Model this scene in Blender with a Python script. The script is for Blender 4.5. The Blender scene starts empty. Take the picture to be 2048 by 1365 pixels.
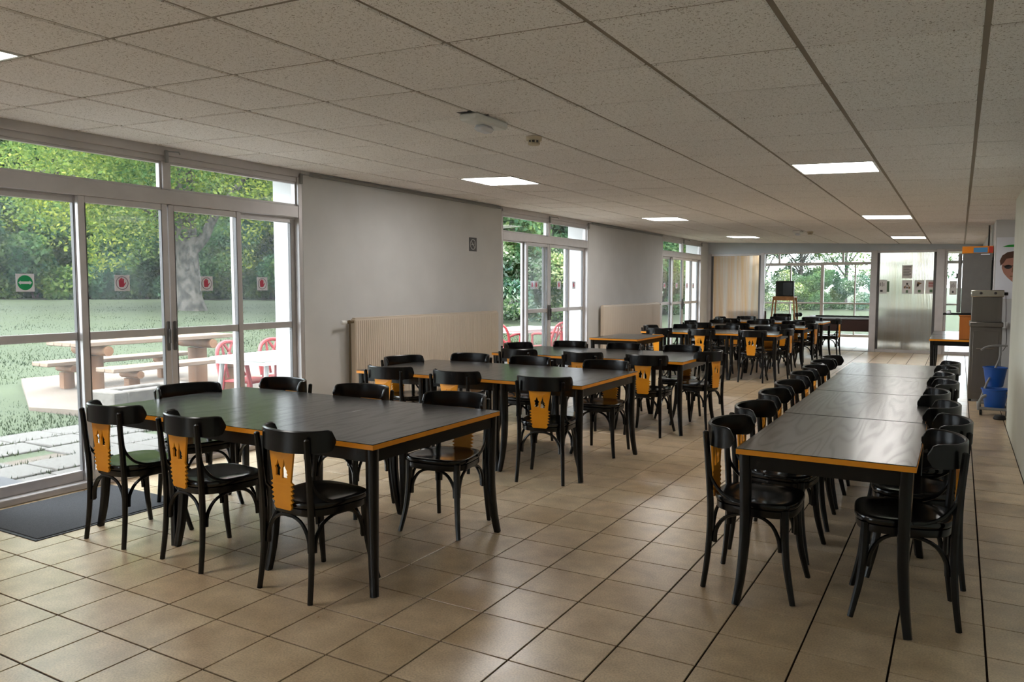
import bpy, math, random
import numpy as np
from mathutils import Matrix, Vector
random.seed(7); RNG = np.random.default_rng(7)
D = bpy.data; SC = bpy.context.scene; COL = SC.collection
R = math.radians

# ------------------------------------------------------------------ camera
YAW, PITCH, FPX, CAMZ = R(30.154), R(-4.019), 1538.6, 1.5
_d = Vector((-math.sin(YAW)*math.cos(PITCH), math.cos(YAW)*math.cos(PITCH), math.sin(PITCH)))
_r = Vector((math.cos(YAW), math.sin(YAW), 0)); _u = _r.cross(_d)
cam = D.objects.new('camera', D.cameras.new('camera')); COL.objects.link(cam)
cam.matrix_world = Matrix(((_r.x, _u.x, -_d.x, 0), (_r.y, _u.y, -_d.y, 0), (_r.z, _u.z, -_d.z, CAMZ), (0, 0, 0, 1)))
cam.data.sensor_width = 36; cam.data.lens = FPX/2048*36; cam.data.clip_start = .05; cam.data.clip_end = 400
SC.camera = cam

# ------------------------------------------------------------------ world, sun, exposure
SC.view_settings.view_transform = 'Standard'; SC.view_settings.look = 'None'
SC.view_settings.gamma = 1; SC.view_settings.use_curve_mapping = False
SC.view_settings.exposure = 1.22
W = D.worlds.new('world'); SC.world = W; W.use_nodes = True
bg = W.node_tree.nodes['Background']; bg.inputs['Color'].default_value = (.86, .935, 1.0, 1); bg.inputs['Strength'].default_value = 4.6
sl = D.lights.new('sun', 'SUN'); sl.energy = 2.4; sl.angle = R(4); sl.color = (1, .95, .86)
sun = D.objects.new('sun', sl); COL.objects.link(sun)
sun.rotation_euler = Vector((.07, .58, -.8)).to_track_quat('-Z', 'Y').to_euler()
LED = 10
SC.cycles.use_denoising = True
SC.cycles.sample_clamp_indirect = 6
SC.cycles.max_bounces = 10; SC.cycles.transparent_max_bounces = 24

# ------------------------------------------------------------------ materials
def lin(c):
    f = lambda v: v/12.92 if v <= .04045 else ((v+.055)/1.055)**2.4
    return tuple(f(x/255) for x in c) + (1,)
MATS = {}
def mat(name, rgb, rough=.5, metal=0, **kw):
    m = D.materials.new(name); m.use_nodes = True; MATS[name] = m
    b = m.node_tree.nodes['Principled BSDF']
    b.inputs['Base Color'].default_value = lin(rgb); b.inputs['Roughness'].default_value = rough; b.inputs['Metallic'].default_value = metal
    for k, v in kw.items(): b.inputs[k.replace('_', ' ')].default_value = v
    return m
def nd(m, t, **kw):
    n = m.node_tree.nodes.new(t)
    for k, v in kw.items(): setattr(n, k, v)
    return n
def lk(m, a, b): m.node_tree.links.new(a, b)
def bsdf(m): return m.node_tree.nodes['Principled BSDF']
def ramp(m, fac, stops):
    r = nd(m, 'ShaderNodeValToRGB'); lk(m, fac, r.inputs['Fac'])
    e = r.color_ramp.elements
    while len(e) < len(stops): e.new(.5)
    for k, (p, c) in enumerate(stops): e[k].position = p; e[k].color = lin(c)
    return r.outputs['Color']
def noise(m, scale, detail=4, coord='Object', stretch=None, rough=.5):
    tc = nd(m, 'ShaderNodeTexCoord'); n = nd(m, 'ShaderNodeTexNoise')
    n.inputs['Scale'].default_value = scale; n.inputs['Detail'].default_value = detail; n.inputs['Roughness'].default_value = rough
    v = tc.outputs[coord]
    if stretch:
        mp = nd(m, 'ShaderNodeMapping'); mp.inputs['Scale'].default_value = stretch; lk(m, v, mp.inputs['Vector']); v = mp.outputs['Vector']
    lk(m, v, n.inputs['Vector']); return n.outputs['Fac']
def bump(m, h, strength=.2, dist=.01):
    b = nd(m, 'ShaderNodeBump'); b.inputs['Strength'].default_value = strength; b.inputs['Distance'].default_value = dist
    lk(m, h, b.inputs['Height']); lk(m, b.outputs['Normal'], bsdf(m).inputs['Normal'])
def mixc(m, fac, a, b, mode='MIX'):
    x = nd(m, 'ShaderNodeMix', data_type='RGBA', blend_type=mode)
    for s, v in ((x.inputs[0], fac), (x.inputs[6], a), (x.inputs[7], b)):
        if hasattr(v, 'is_linked'): lk(m, v, s)
        else: s.default_value = v
    return x.outputs[2]
def mottled(name, c1, c2, scale, rough=.5, metal=0, bstr=0, detail=4, stretch=None, bdist=.01, **kw):
    m = mat(name, c1, rough, metal, **kw); n = noise(m, scale, detail, stretch=stretch)
    lk(m, ramp(m, n, [(.3, c1), (.7, c2)]), bsdf(m).inputs['Base Color'])
    if bstr: bump(m, n, bstr, bdist)
    return m

def floor_tile_mat(name, single):
    m = mat(name, (170, 150, 125), .3); b = bsdf(m)
    if single: rv = nd(m, 'ShaderNodeObjectInfo').outputs['Random']
    else: rv = nd(m, 'ShaderNodeNewGeometry').outputs['Random Per Island']
    base = ramp(m, rv, [(0, (222, 200, 167)), (.35, (229, 209, 177)), (.6, (216, 193, 159)), (.85, (231, 211, 182)), (1, (222, 197, 162))])
    tc = nd(m, 'ShaderNodeNewGeometry'); n = nd(m, 'ShaderNodeTexNoise'); n.inputs['Scale'].default_value = 7; n.inputs['Detail'].default_value = 6
    lk(m, tc.outputs['Position'], n.inputs['Vector'])
    n2 = nd(m, 'ShaderNodeTexNoise'); n2.inputs['Scale'].default_value = 120; n2.inputs['Detail'].default_value = 3
    lk(m, tc.outputs['Position'], n2.inputs['Vector'])
    c = mixc(m, 1.0, base, ramp(m, n.outputs['Fac'], [(.3, (215, 208, 200)), (.7, (255, 253, 250))]), 'MULTIPLY')
    c = mixc(m, 1.0, c, ramp(m, n2.outputs['Fac'], [(.35, (225, 220, 214)), (.6, (255, 255, 255))]), 'MULTIPLY')
    lk(m, c, b.inputs['Base Color'])
    rr = nd(m, 'ShaderNodeMapRange'); b.inputs['IOR'].default_value = 2.05; rr.inputs['To Min'].default_value = .24; rr.inputs['To Max'].default_value = .38
    lk(m, n.outputs['Fac'], rr.inputs['Value']); lk(m, rr.outputs['Result'], b.inputs['Roughness'])
    return m
M_tile, M_tile_far = floor_tile_mat('floor_tile', True), floor_tile_mat('floor_tile_far', False)
M_grout = mat('grout', (44, 32, 25), .95, Specular_IOR_Level=.1)
def ceil_tile_mat():
    m = mat('ceiling_tile', (205, 198, 189), .9); b = bsdf(m)
    g = nd(m, 'ShaderNodeNewGeometry'); rv = nd(m, 'ShaderNodeObjectInfo').outputs['Random']
    base = ramp(m, rv, [(0, (246, 241, 239)), (.5, (249, 245, 243)), (1, (243, 238, 236))])
    n = nd(m, 'ShaderNodeTexNoise'); n.inputs['Scale'].default_value = 120; n.inputs['Detail'].default_value = 3; n.inputs['Distortion'].default_value = 1.2
    lk(m, g.outputs['Position'], n.inputs['Vector'])
    c = mixc(m, 1.0, base, ramp(m, n.outputs['Fac'], [(.34, (160, 148, 136)), (.42, (255, 255, 255))]), 'MULTIPLY')
    lk(m, c, b.inputs['Base Color']); bump(m, n.outputs['Fac'], .35, .006); return m
M_ctile = ceil_tile_mat()
M_tee_shade = mat('ceiling_tee_shade', (142, 130, 116), .6)  # light tees coloured darker to stand in for shadow in the tile gaps
M_plenum = mat('plenum', (96, 86, 76), .9)
M_wall = mottled('wall_paint', (201, 201, 201), (207, 207, 207), 3, .75, bstr=.08)
M_wallr = mottled('wall_paint_green', (214, 218, 208), (220, 224, 214), 3, .7, bstr=.08)
M_ext = mottled('render_white', (240, 238, 232), (246, 244, 240), 5, .8, bstr=.1)
M_header = mottled('header_grey', (176, 182, 188), (184, 190, 195), 3, .6)
M_alu = mottled('aluminium', (186, 182, 182), (196, 192, 192), 6, .42, .35)
M_aludark = mat('aluminium_dark', (92, 90, 90), .5, .4)
M_black = mottled('black_paint', (7, 7, 8), (13, 12, 12), 9, .27, bstr=.05, IOR=1.42)
M_blackm = mat('black_matt', (17, 17, 18), .5)
M_seat = mottled('black_seat', (10, 10, 11), (20, 19, 18), 14, .16, bstr=.03)
M_yellow = mottled('yellow_paint', (236, 156, 26), (228, 146, 20), 10, .38)
M_edge = mottled('yellow_edge', (232, 150, 24), (222, 138, 18), 12, .42)
def table_mat():
    m = mat('black_wood_laminate', (60, 57, 55), .22); b = bsdf(m)
    tc = nd(m, 'ShaderNodeTexCoord'); oi = nd(m, 'ShaderNodeObjectInfo')
    ad = nd(m, 'ShaderNodeVectorMath', operation='MULTIPLY_ADD'); cx = nd(m, 'ShaderNodeCombineXYZ')
    lk(m, oi.outputs['Random'], cx.inputs['X']); lk(m, oi.outputs['Random'], cx.inputs['Y'])
    ad.inputs[1].default_value = (.35, .9, 0); lk(m, cx.outputs['Vector'], ad.inputs[0]); lk(m, tc.outputs['Object'], ad.inputs[2])
    mp = nd(m, 'ShaderNodeMapping'); mp.inputs['Scale'].default_value = (1.5, .15, 1); lk(m, ad.outputs['Vector'], mp.inputs['Vector'])
    n = nd(m, 'ShaderNodeTexNoise'); n.inputs['Scale'].default_value = 2.6; n.inputs['Detail'].default_value = 2; n.inputs['Roughness'].default_value = .45; lk(m, mp.outputs['Vector'], n.inputs['Vector'])
    mm = nd(m, 'ShaderNodeMath', operation='MULTIPLY'); mm.inputs[1].default_value = 19*6.28; lk(m, n.outputs['Fac'], mm.inputs[0])
    sn = nd(m, 'ShaderNodeMath', operation='SINE'); lk(m, mm.outputs[0], sn.inputs[0])
    nf = nd(m, 'ShaderNodeTexNoise'); nf.inputs['Scale'].default_value = 60; mp2 = nd(m, 'ShaderNodeMapping'); mp2.inputs['Scale'].default_value = (3, .25, 1)
    lk(m, ad.outputs['Vector'], mp2.inputs['Vector']); lk(m, mp2.outputs['Vector'], nf.inputs['Vector'])
    s2 = nd(m, 'ShaderNodeMath', operation='ADD'); lk(m, sn.outputs[0], s2.inputs[0]); lk(m, nf.outputs['Fac'], s2.inputs[1])
    rr = nd(m, 'ShaderNodeMapRange'); rr.inputs['From Min'].default_value = -1; rr.inputs['From Max'].default_value = 2
    lk(m, s2.outputs[0], rr.inputs['Value'])
    lk(m, ramp(m, rr.outputs['Result'], [(.05, (20, 19, 18)), (.45, (52, 49, 47))]), b.inputs['Base Color'])
    ro = nd(m, 'ShaderNodeMapRange'); b.inputs['IOR'].default_value = 1.7; ro.inputs['To Min'].default_value = .23; ro.inputs['To Max'].default_value = .20
    lk(m, rr.outputs['Result'], ro.inputs['Value']); lk(m, ro.outputs['Result'], b.inputs['Roughness'])
    sp = nd(m, 'ShaderNodeMapRange'); sp.inputs['From Min'].default_value = -1; sp.inputs['From Max'].default_value = -.2; sp.inputs['To Min'].default_value = .24; sp.inputs['To Max'].default_value = .5; lk(m, sn.outputs[0], sp.inputs['Value'])
    lk(m, sp.outputs['Result'], b.inputs['Specular IOR Level']); bump(m, sn.outputs[0], .05, .0006); return m
M_top = table_mat()
M_rad = mat('radiator_enamel', (214, 200, 184), .4)
M_chrome = mat('chrome', (190, 185, 175), .25, 1)
M_brass = mat('old_brass', (120, 104, 80), .4, .8)
M_white = mat('white_plastic', (232, 232, 230), .4)
M_paper = mottled('paper', (205, 200, 195), (212, 208, 204), 9, .8)
M_ink = mat('ink_dark', (60, 56, 56), .7)
M_inkred = mat('ink_red', (150, 60, 52), .7)
M_inkgreen = mat('ink_green', (88, 112, 84), .7)
M_inkbrown = mat('ink_brown', (128, 96, 66), .7)
M_steel = mottled('brushed_steel', (120, 116, 110), (127, 123, 117), 12, .38, .75, stretch=(1, 1, .05))
M_fridge = mottled('grey_enamel', (98, 96, 93), (104, 102, 99), 12, .45)
M_orangebox = mottled('orange_wood', (176, 104, 40), (160, 90, 32), 6, .45, stretch=(1, 1, .15))
M_blue = mat('blue_plastic', (22, 84, 168), .4)
M_greyp = mat('grey_plastic', (140, 140, 138), .5)
M_mat = mottled('doormat_pile', (44, 45, 49), (72, 73, 77), 260, .95, bstr=.5, bdist=.004)
M_rubber = mat('rubber', (24, 24, 25), .7)
M_red = mat('red_plastic', (138, 44, 48), .45)
M_pwhite = mottled('weathered_white', (238, 238, 236), (226, 228, 226), 8, .5)
M_wood = mottled('picnic_wood', (128, 110, 95), (106, 88, 72), 9, .7, stretch=(1, .12, 1), bstr=.2)
M_woodlog = mottled('picnic_log', (128, 92, 64), (104, 71, 45), 8, .7, stretch=(1, 1, .15), bstr=.25)
M_stone = mottled('barbecue_stone', (106, 101, 95), (80, 75, 69), 14, .9, bstr=.5)
M_ash = mat('ash', (90, 90, 92), .95)
M_slab = mottled('paving_slab', (88, 85, 82), (70, 68, 64), 22, .9, bstr=.5)
M_pad = mottled('sandy_concrete', (108, 97, 87), (92, 82, 73), 3, .95, bstr=.3)
M_soil = mottled('bare_soil', (80, 71, 61), (64, 56, 47), 3, .95, bstr=.4)
M_walnut = mottled('dark_brown_veneer', (62, 34, 26), (50, 27, 21), 8, .4, stretch=(.2, 1, 1))
M_cloth = mat('billiard_cloth', (60, 96, 78), .9)
M_tvstand = mottled('stand_pine', (190, 140, 88), (168, 118, 70), 9, .5, stretch=(1, 1, .15))
M_screen = mat('tv_screen', (26, 32, 34), .15)
M_tvbody = mat('tv_body', (104, 102, 104), .5)
M_signdark = mat('sign_dark', (58, 57, 56), .5)
M_signwhite = mat('sign_white', (168, 166, 163), .5)
M_stwhite = mat('sticker_white', (226, 228, 236), .5)
M_stred = mat('sticker_red', (188, 62, 88), .5)
M_stgrey = mat('sticker_grey', (140, 130, 150), .5)
M_stgreen = mat('sticker_green', (8, 148, 92), .5)
M_skin = mat('print_skin', (176, 126, 108), .6)
M_hair = mat('print_hair', (88, 58, 46), .6)
M_green = mat('print_green', (32, 150, 50), .6)
M_orange = mat('print_orange', (232, 136, 22), .5)
M_sky = mat('print_blue', (78, 146, 196), .5)
M_redp = mat('print_red', (188, 56, 40), .5)
M_sofa = mottled('grey_fabric', (44, 41, 41), (36, 33, 33), 40, .9)
M_bark = mottled('bark', (84, 80, 74), (40, 38, 35), 6.5, .95, stretch=(1, 1, .6), bstr=.8, bdist=.05, detail=9)
for e_, p_ in zip([n_ for n_ in M_bark.node_tree.nodes if n_.type == 'VALTORGB'][0].color_ramp.elements, (.40, .60)): e_.position = p_
M_led = mat('led_diffuser', (255, 250, 240), .5, Emission_Strength=LED); bsdf(M_led).inputs['Emission Color'].default_value = (1, .965, .92, 1)
def glass_mat():
    m = D.materials.new('window_glass'); m.use_nodes = True; nt = m.node_tree; nt.nodes.clear()
    o = nd(m, 'ShaderNodeOutputMaterial'); t = nd(m, 'ShaderNodeBsdfTransparent'); g = nd(m, 'ShaderNodeBsdfGlossy'); tr = nd(m, 'ShaderNodeBsdfTranslucent')
    t.inputs['Color'].default_value = (.96, .965, .96, 1); g.inputs['Roughness'].default_value = .01; tr.inputs['Color'].default_value = (.9, .93, .92, 1)
    f = nd(m, 'ShaderNodeFresnel'); f.inputs['IOR'].default_value = 1.13
    n = noise(m, 2.2, 5, 'Object'); mr = nd(m, 'ShaderNodeMapRange'); mr.inputs['To Min'].default_value = .0; mr.inputs['To Max'].default_value = .03; lk(m, n, mr.inputs['Value'])
    a = nd(m, 'ShaderNodeMixShader'); lk(m, mr.outputs['Result'], a.inputs[0]); lk(m, t.outputs[0], a.inputs[1]); lk(m, tr.outputs[0], a.inputs[2])
    b = nd(m, 'ShaderNodeMixShader'); gm = nd(m, 'ShaderNodeNewGeometry'); iv = nd(m, 'ShaderNodeMath', operation='SUBTRACT'); iv.inputs[0].default_value = 1; lk(m, gm.outputs['Backfacing'], iv.inputs[1])
    ff = nd(m, 'ShaderNodeMath', operation='MULTIPLY'); lk(m, iv.outputs[0], ff.inputs[0]); lk(m, f.outputs[0], ff.inputs[1])
    lk(m, ff.outputs[0], b.inputs[0]); lk(m, a.outputs[0], b.inputs[1]); lk(m, g.outputs[0], b.inputs[2])
    lk(m, b.outputs[0], o.inputs[0]); return m
M_glass = glass_mat()
def frosted(name, tint, stain):
    m = D.materials.new(name); m.use_nodes = True; nt = m.node_tree; nt.nodes.clear()
    o = nd(m, 'ShaderNodeOutputMaterial'); tr = nd(m, 'ShaderNodeBsdfTranslucent'); gl = nd(m, 'ShaderNodeBsdfGlossy'); rf = nd(m, 'ShaderNodeBsdfRefraction')
    n = noise(m, 2.4, 3, 'Object', (3.2, 1, .12)); c = ramp(m, n, [(.38, tint), (.62, stain)])
    for s in (tr, rf): lk(m, c, s.inputs['Color'])
    rf.inputs['IOR'].default_value = 1.14; rf.inputs['Roughness'].default_value = .45; gl.inputs['Roughness'].default_value = .25
    a = nd(m, 'ShaderNodeMixShader'); a.inputs[0].default_value = .55; lk(m, tr.outputs[0], a.inputs[1]); lk(m, rf.outputs[0], a.inputs[2])
    b = nd(m, 'ShaderNodeMixShader'); b.inputs[0].default_value = .06; lk(m, a.outputs[0], b.inputs[1]); lk(m, gl.outputs[0], b.inputs[2])
    lk(m, b.outputs[0], o.inputs[0]); return m
M_frost1, M_frost2 = frosted('fluted_panel_amber', (228, 212, 196), (226, 186, 138)), frosted('fluted_panel_clear', (240, 236, 226), (232, 222, 206))
def leaf_mat(name, stops):
    m = D.materials.new(name); m.use_nodes = True; nt = m.node_tree; nt.nodes.clear()
    o = nd(m, 'ShaderNodeOutputMaterial'); df = nd(m, 'ShaderNodeBsdfDiffuse'); tr = nd(m, 'ShaderNodeBsdfTranslucent')
    g = nd(m, 'ShaderNodeNewGeometry'); c = ramp(m, g.outputs['Random Per Island'], stops)
    n = nd(m, 'ShaderNodeTexNoise'); n.inputs['Scale'].default_value = .55; n.inputs['Detail'].default_value = 3; lk(m, g.outputs['Position'], n.inputs['Vector'])
    c = mixc(m, 1.0, c, ramp(m, n.outputs['Fac'], [(.36, (140, 176, 170)), (.5, (215, 225, 205)), (.64, (255, 255, 190))]), 'MULTIPLY')
    lk(m, c, df.inputs['Color']); lk(m, c, tr.inputs['Color'])
    a = nd(m, 'ShaderNodeMixShader'); a.inputs[0].default_value = .42; lk(m, df.outputs[0], a.inputs[1]); lk(m, tr.outputs[0], a.inputs[2]); lk(m, a.outputs[0], o.inputs[0]); return m
M_leafA = leaf_mat('leaf_bright', [(0, (96, 118, 74)), (.5, (122, 140, 82)), (.8, (152, 162, 92)), (1, (170, 174, 114))])
M_leafB = leaf_mat('leaf_mid', [(0, (72, 100, 78)), (.5, (96, 124, 92)), (1, (128, 150, 114))])
M_leafC = leaf_mat('leaf_dark', [(0, (66, 94, 82)), (.6, (90, 118, 98)), (1, (118, 140, 118))])
M_leafD = leaf_mat('leaf_pale', [(0, (80, 106, 80)), (.5, (110, 132, 104)), (.8, (180, 184, 174)), (1, (226, 224, 222))])
M_blade = leaf_mat('grass_blade', [(0, (36, 49, 26)), (.6, (46, 58, 34)), (1, (58, 67, 45))])
M_lawn = mottled('lawn', (42, 53, 29), (51, 61, 35), 1.2, .95, bstr=.6, detail=8, bdist=.05)

# ------------------------------------------------------------------ mesh building
class MB:
    def __init__(s): s.v = []; s.f = []; s.m = []
    def add(s, vs, fs, mi=0):
        o = len(s.v); s.v += [tuple(map(float, v)) for v in vs]; s.f += [tuple(i+o for i in f) for f in fs]; s.m += [mi]*len(fs); return s
    def box(s, lo, hi, b=0, mi=0):
        (x0, y0, z0), (x1, y1, z1) = lo, hi
        if not b:
            vs = [(x, y, z) for z in (z0, z1) for x, y in ((x0, y0), (x1, y0), (x1, y1), (x0, y1))]
            return s.add(vs, [(3, 2, 1, 0), (4, 5, 6, 7), (0, 1, 5, 4), (1, 2, 6, 5), (2, 3, 7, 6), (3, 0, 4, 7)], mi)
        b = min(b, (x1-x0)*.45, (y1-y0)*.45, (z1-z0)*.45)
        c = [(x0+x1)/2, (y0+y1)/2, (z0+z1)/2]; h = [(x1-x0)/2, (y1-y0)/2, (z1-z0)/2]; vs = []; ix = {}
        for sx in (-1, 1):
            for sy in (-1, 1):
                for sz in (-1, 1):
                    sg = (sx, sy, sz)
                    for a in range(3):
                        ix[sg, a] = len(vs); vs.append(tuple(c[k]+sg[k]*(h[k] if k == a else h[k]-b) for k in range(3)))
        fs = []
        def q(ids):
            p = [Vector(vs[i]) for i in ids]; n = (p[1]-p[0]).cross(p[2]-p[0]); cc = sum(p, Vector())/len(p)-Vector(c)
            fs.append(tuple(ids) if n.dot(cc) > 0 else tuple(reversed(ids)))
        for a in range(3):
            o1, o2 = [k for k in range(3) if k != a]
            for sa in (-1, 1):
                l = []
                for s1, s2 in ((-1, -1), (1, -1), (1, 1), (-1, 1)):
                    sg = [0, 0, 0]; sg[a] = sa; sg[o1] = s1; sg[o2] = s2; l.append(ix[tuple(sg), a])
                q(l)
            for s1 in (-1, 1):
                for s2 in (-1, 1):
                    A = [0, 0, 0]; A[a] = -1; A[o1] = s1; A[o2] = s2; B = list(A); B[a] = 1
                    q([ix[tuple(A), o1], ix[tuple(A), o2], ix[tuple(B), o2], ix[tuple(B), o1]])
        for sx in (-1, 1):
            for sy in (-1, 1):
                for sz in (-1, 1): q([ix[(sx, sy, sz), k] for k in range(3)])
        return s.add(vs, fs, mi)
    def tube(s, pts, rad, n=8, mi=0, caps=True, sq=None):
        P = [Vector(p) for p in pts]; m = len(P); rad = [rad]*m if not hasattr(rad, '__len__') else rad
        T = [(P[min(i+1, m-1)]-P[max(i-1, 0)]).normalized() for i in range(m)]
        a = Vector((1, 0, 0)) if abs(T[0].x) < .8 else Vector((0, 1, 0)); N = (a-T[0]*a.dot(T[0])).normalized(); vs = []; fs = []
        for i in range(m):
            N = (N-T[i]*N.dot(T[i])).normalized(); B = T[i].cross(N)
            for k in range(n):
                t = 2*math.pi*(k+.5)/n; c, si = math.cos(t), math.sin(t); w = 1.0
                if sq: w = 1/max(abs(c), abs(si))**sq
                vs.append(P[i]+(N*c+B*si)*rad[i]*w)
        for i in range(m-1):
            for k in range(n): fs.append((i*n+k, i*n+(k+1) % n, (i+1)*n+(k+1) % n, (i+1)*n+k))
        if caps: fs += [tuple(range(n-1, -1, -1)), tuple((m-1)*n+k for k in range(n))]
        return s.add(vs, fs, mi)
    def lathe(s, prof, c=(0, 0, 0), n=20, mi=0, axis='z'):
        vs = []; fs = []; m = len(prof)
        for r, z in prof:
            for k in range(n):
                t = 2*math.pi*k/n; p = (r*math.cos(t), r*math.sin(t), z)
                if axis == 'y': p = (p[0], -p[2], p[1])
                if axis == 'x': p = (p[2], p[0], p[1])
                vs.append((c[0]+p[0], c[1]+p[1], c[2]+p[2]))
        for i in range(m-1):
            for k in range(n): fs.append((i*n+k, i*n+(k+1) % n, (i+1)*n+(k+1) % n, (i+1)*n+k))
        fs += [tuple(range(n-1, -1, -1)), tuple((m-1)*n+k for k in range(n))]
        return s.add(vs, fs, mi)
    def prism(s, poly, fn, t0, t1, mi=0):
        n = len(poly); vs = [fn(a, b, t0) for a, b in poly]+[fn(a, b, t1) for a, b in poly]
        fs = [tuple(range(n-1, -1, -1)), tuple(range(n, 2*n))]+[(i, (i+1) % n, n+(i+1) % n, n+i) for i in range(n)]
        return s.add(vs, fs, mi)
    def mesh(s, name, mats, smooth=True):
        me = D.meshes.new(name); me.from_pydata(s.v, [], s.f); mats = mats if isinstance(mats, (list, tuple)) else [mats]
        for m in mats: me.materials.append(m)
        if len(mats) > 1: me.polygons.foreach_set('material_index', s.m)
        if smooth:
            me.polygons.foreach_set('use_smooth', [True]*len(me.polygons)); me.set_sharp_from_angle(angle=R(38))
        me.update(); return me
    def obj(s, name, mats, parent=None, smooth=True, loc=None):
        o = D.objects.new(name, s.mesh(name, mats, smooth)); COL.objects.link(o); o.parent = parent
        if loc: o.location = loc
        return o
def link(name, me, parent=None, loc=(0, 0, 0), rot=(0, 0, 0)):
    o = D.objects.new(name, me); COL.objects.link(o); o.parent = parent; o.location = loc; o.rotation_euler = rot; return o
def tag(o, label, cat, group=None):
    o['label'] = label; o['category'] = cat
    if group: o['group'] = group
    return o
def thing(name, label, cat, loc=(0, 0, 0), rz=0, group=None):
    o = D.objects.new(name, None); COL.objects.link(o); o.location = loc; o.rotation_euler = (0, 0, rz); o.empty_display_size = .1
    return tag(o, label, cat, group)
def struct(o, kind='structure'): o['kind'] = kind; return o
def sroot(name, loc=(0, 0, 0), rot=(0, 0, 0)):
    o = D.objects.new(name, None); COL.objects.link(o); o.location = loc; o.rotation_euler = rot; o.empty_display_size = .1; return struct(o)
def clone(root, loc, rz, label, group=None):
    r = root.copy(); COL.objects.link(r); r.location = loc; r.rotation_euler = (0, 0, rz); r['label'] = label
    if group: r['group'] = group
    def rec(src, dst):
        for ch in list(src.children):
            if ch.get('_x'): continue
            c = ch.copy(); COL.objects.link(c); c.parent = dst; rec(ch, c)
    rec(root, r); return r
def smooth_path(pts, k=4):
    P = [Vector(p) for p in pts]; P = [P[0]*2-P[1]]+P+[P[-1]*2-P[-2]]; out = []
    for i in range(1, len(P)-2):
        for j in range(k):
            t = j/k; a, b, c, d = P[i-1:i+3]
            out.append(.5*((2*b)+(c-a)*t+(2*a-5*b+4*c-d)*t*t+(3*b-3*c+d-a)*t**3))
    return out+[P[-2]]
def lerp(r, n): return list(np.interp(np.linspace(0, 1, n), np.linspace(0, 1, len(r)), r))

# ------------------------------------------------------------------ room shell
XL, XR, Y0, YB, YE = -5.58, .48, -5.0, 19.6, 25.2   # left wall, right wall, rear, glazed partition, garden front of the back room
CA, CB = 2.4374, -.03497
def cz(x): return CA+CB*x
floor = struct(MB().box((XL-.02, Y0, -.12), (2.2, YE+.1, -.006)).obj('floor', M_grout))
TP, TX, TY = .33320, -2.8552, 2.2526
def proj(x, y, z=0):
    q = Vector((x, y, z-CAMZ)); dd = q.dot(_d)
    return (9e9, 9e9, dd) if dd < .1 else (1024+FPX*q.dot(_r)/dd, 682.5-FPX*q.dot(_u)/dd, dd)
cells = []
for i in range(-9, 16):
    for j in range(-22, 70):
        x, y = TX+TP*i, TY+TP*j
        if x+TP < XL or x > 2.1 or y < Y0 or y+TP > YE+.05: continue
        c = [proj(x+a, y+b) for a, b in ((0, 0), (TP, 0), (TP, TP), (0, TP))]; A = 0
        if min(p[2] for p in c) > .3:
            A = abs(sum(c[k][0]*c[(k+1) % 4][1]-c[(k+1) % 4][0]*c[k][1] for k in range(4)))/2
            if not any(-10 < p[0] < 2058 and -10 < p[1] < 1375 for p in c): A = 0
        if x > XR: A = 0
        cells.append((A, i, j))
cells.sort(reverse=True)
def tile_geo(mb, x, y, g=.0042, b=.0008, dz=0):
    x0, y0, x1, y1 = x+g, y+g, x+TP-g, y+TP-g
    vs = [(x0, y0, -.006), (x1, y0, -.006), (x1, y1, -.006), (x0, y1, -.006), (x0, y0, -b+dz), (x1, y0, -b+dz), (x1, y1, -b+dz), (x0, y1, -b+dz), (x0+b, y0+b, dz), (x1-b, y0+b, dz), (x1-b, y1-b, dz), (x0+b, y1-b, dz)]
    mb.add(vs, [(k, (k+1) % 4, 4+(k+1) % 4, 4+k) for k in range(4)]+[(4+k, 4+(k+1) % 4, 8+(k+1) % 4, 8+k) for k in range(4)]+[(8, 9, 10, 11)])
_t = MB(); tile_geo(_t, 0, 0); tme = _t.mesh('tile', M_tile, False); far = MB()
for n, (A, i, j) in enumerate(cells):
    x, y = TX+TP*i, TY+TP*j
    if n < 299 and A > 0: link('tile', tme, floor, (x, y, 0), (random.uniform(-.0005, .0005), random.uniform(-.0005, .0005), 0))
    else: tile_geo(far, x, y)
struct(far.obj('far_tiles', M_tile_far, floor, False), 'stuff')

# ceiling: tilted plane, tiles in a tee grid
TH = math.atan(-CB); CROT = (0, TH, 0)
ceiling = struct(MB().box((-6.1, Y0, .016), (2.3, YE, .12)).obj('ceiling', M_plenum)); ceiling.location = (0, 0, CA); ceiling.rotation_euler = CROT
CP, CX, CY = .6396, -5.7043, 2.0323
lights = {(2, -1), (7, 7), (2, 7), (2, 15), (7, 15), (2, 23), (7, 23)}
g = .0105
cm = MB(); cm.add([(g, g, .004), (CP-g, g, .004), (CP-g, CP-g, .004), (g, CP-g, .004), (g+.006, g+.006, -.003), (CP-g-.006, g+.006, -.003), (CP-g-.006, CP-g-.006, -.003), (g+.006, CP-g-.006, -.003), (g, g, .014), (CP-g, g, .014), (CP-g, CP-g, .014), (g, CP-g, .014)],
    [(7, 6, 5, 4)]+[((k+1) % 4, k, 4+k, 4+(k+1) % 4) for k in range(4)]+[(8+(k+1) % 4, 8+k, k, (k+1) % 4) for k in range(4)])
cme = cm.mesh('ceiling_tile', M_ctile, False)
rear = MB()
for i in range(0, 10):
    for j in range(-8, 28):
        if (i, j) in lights: continue
        x, y = CX+CP*i, CY+CP*j
        if j >= -2: link('ceiling_tile', cme, ceiling, (x, y, 0), (random.uniform(-.002, .002), random.uniform(-.002, .002), 0))
for i in range(0, 11): MB().box((CX+CP*i-.012, Y0, .0035), (CX+CP*i+.012, YB, .015)).obj('ceiling_runner', M_tee_shade, ceiling, False)
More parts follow.
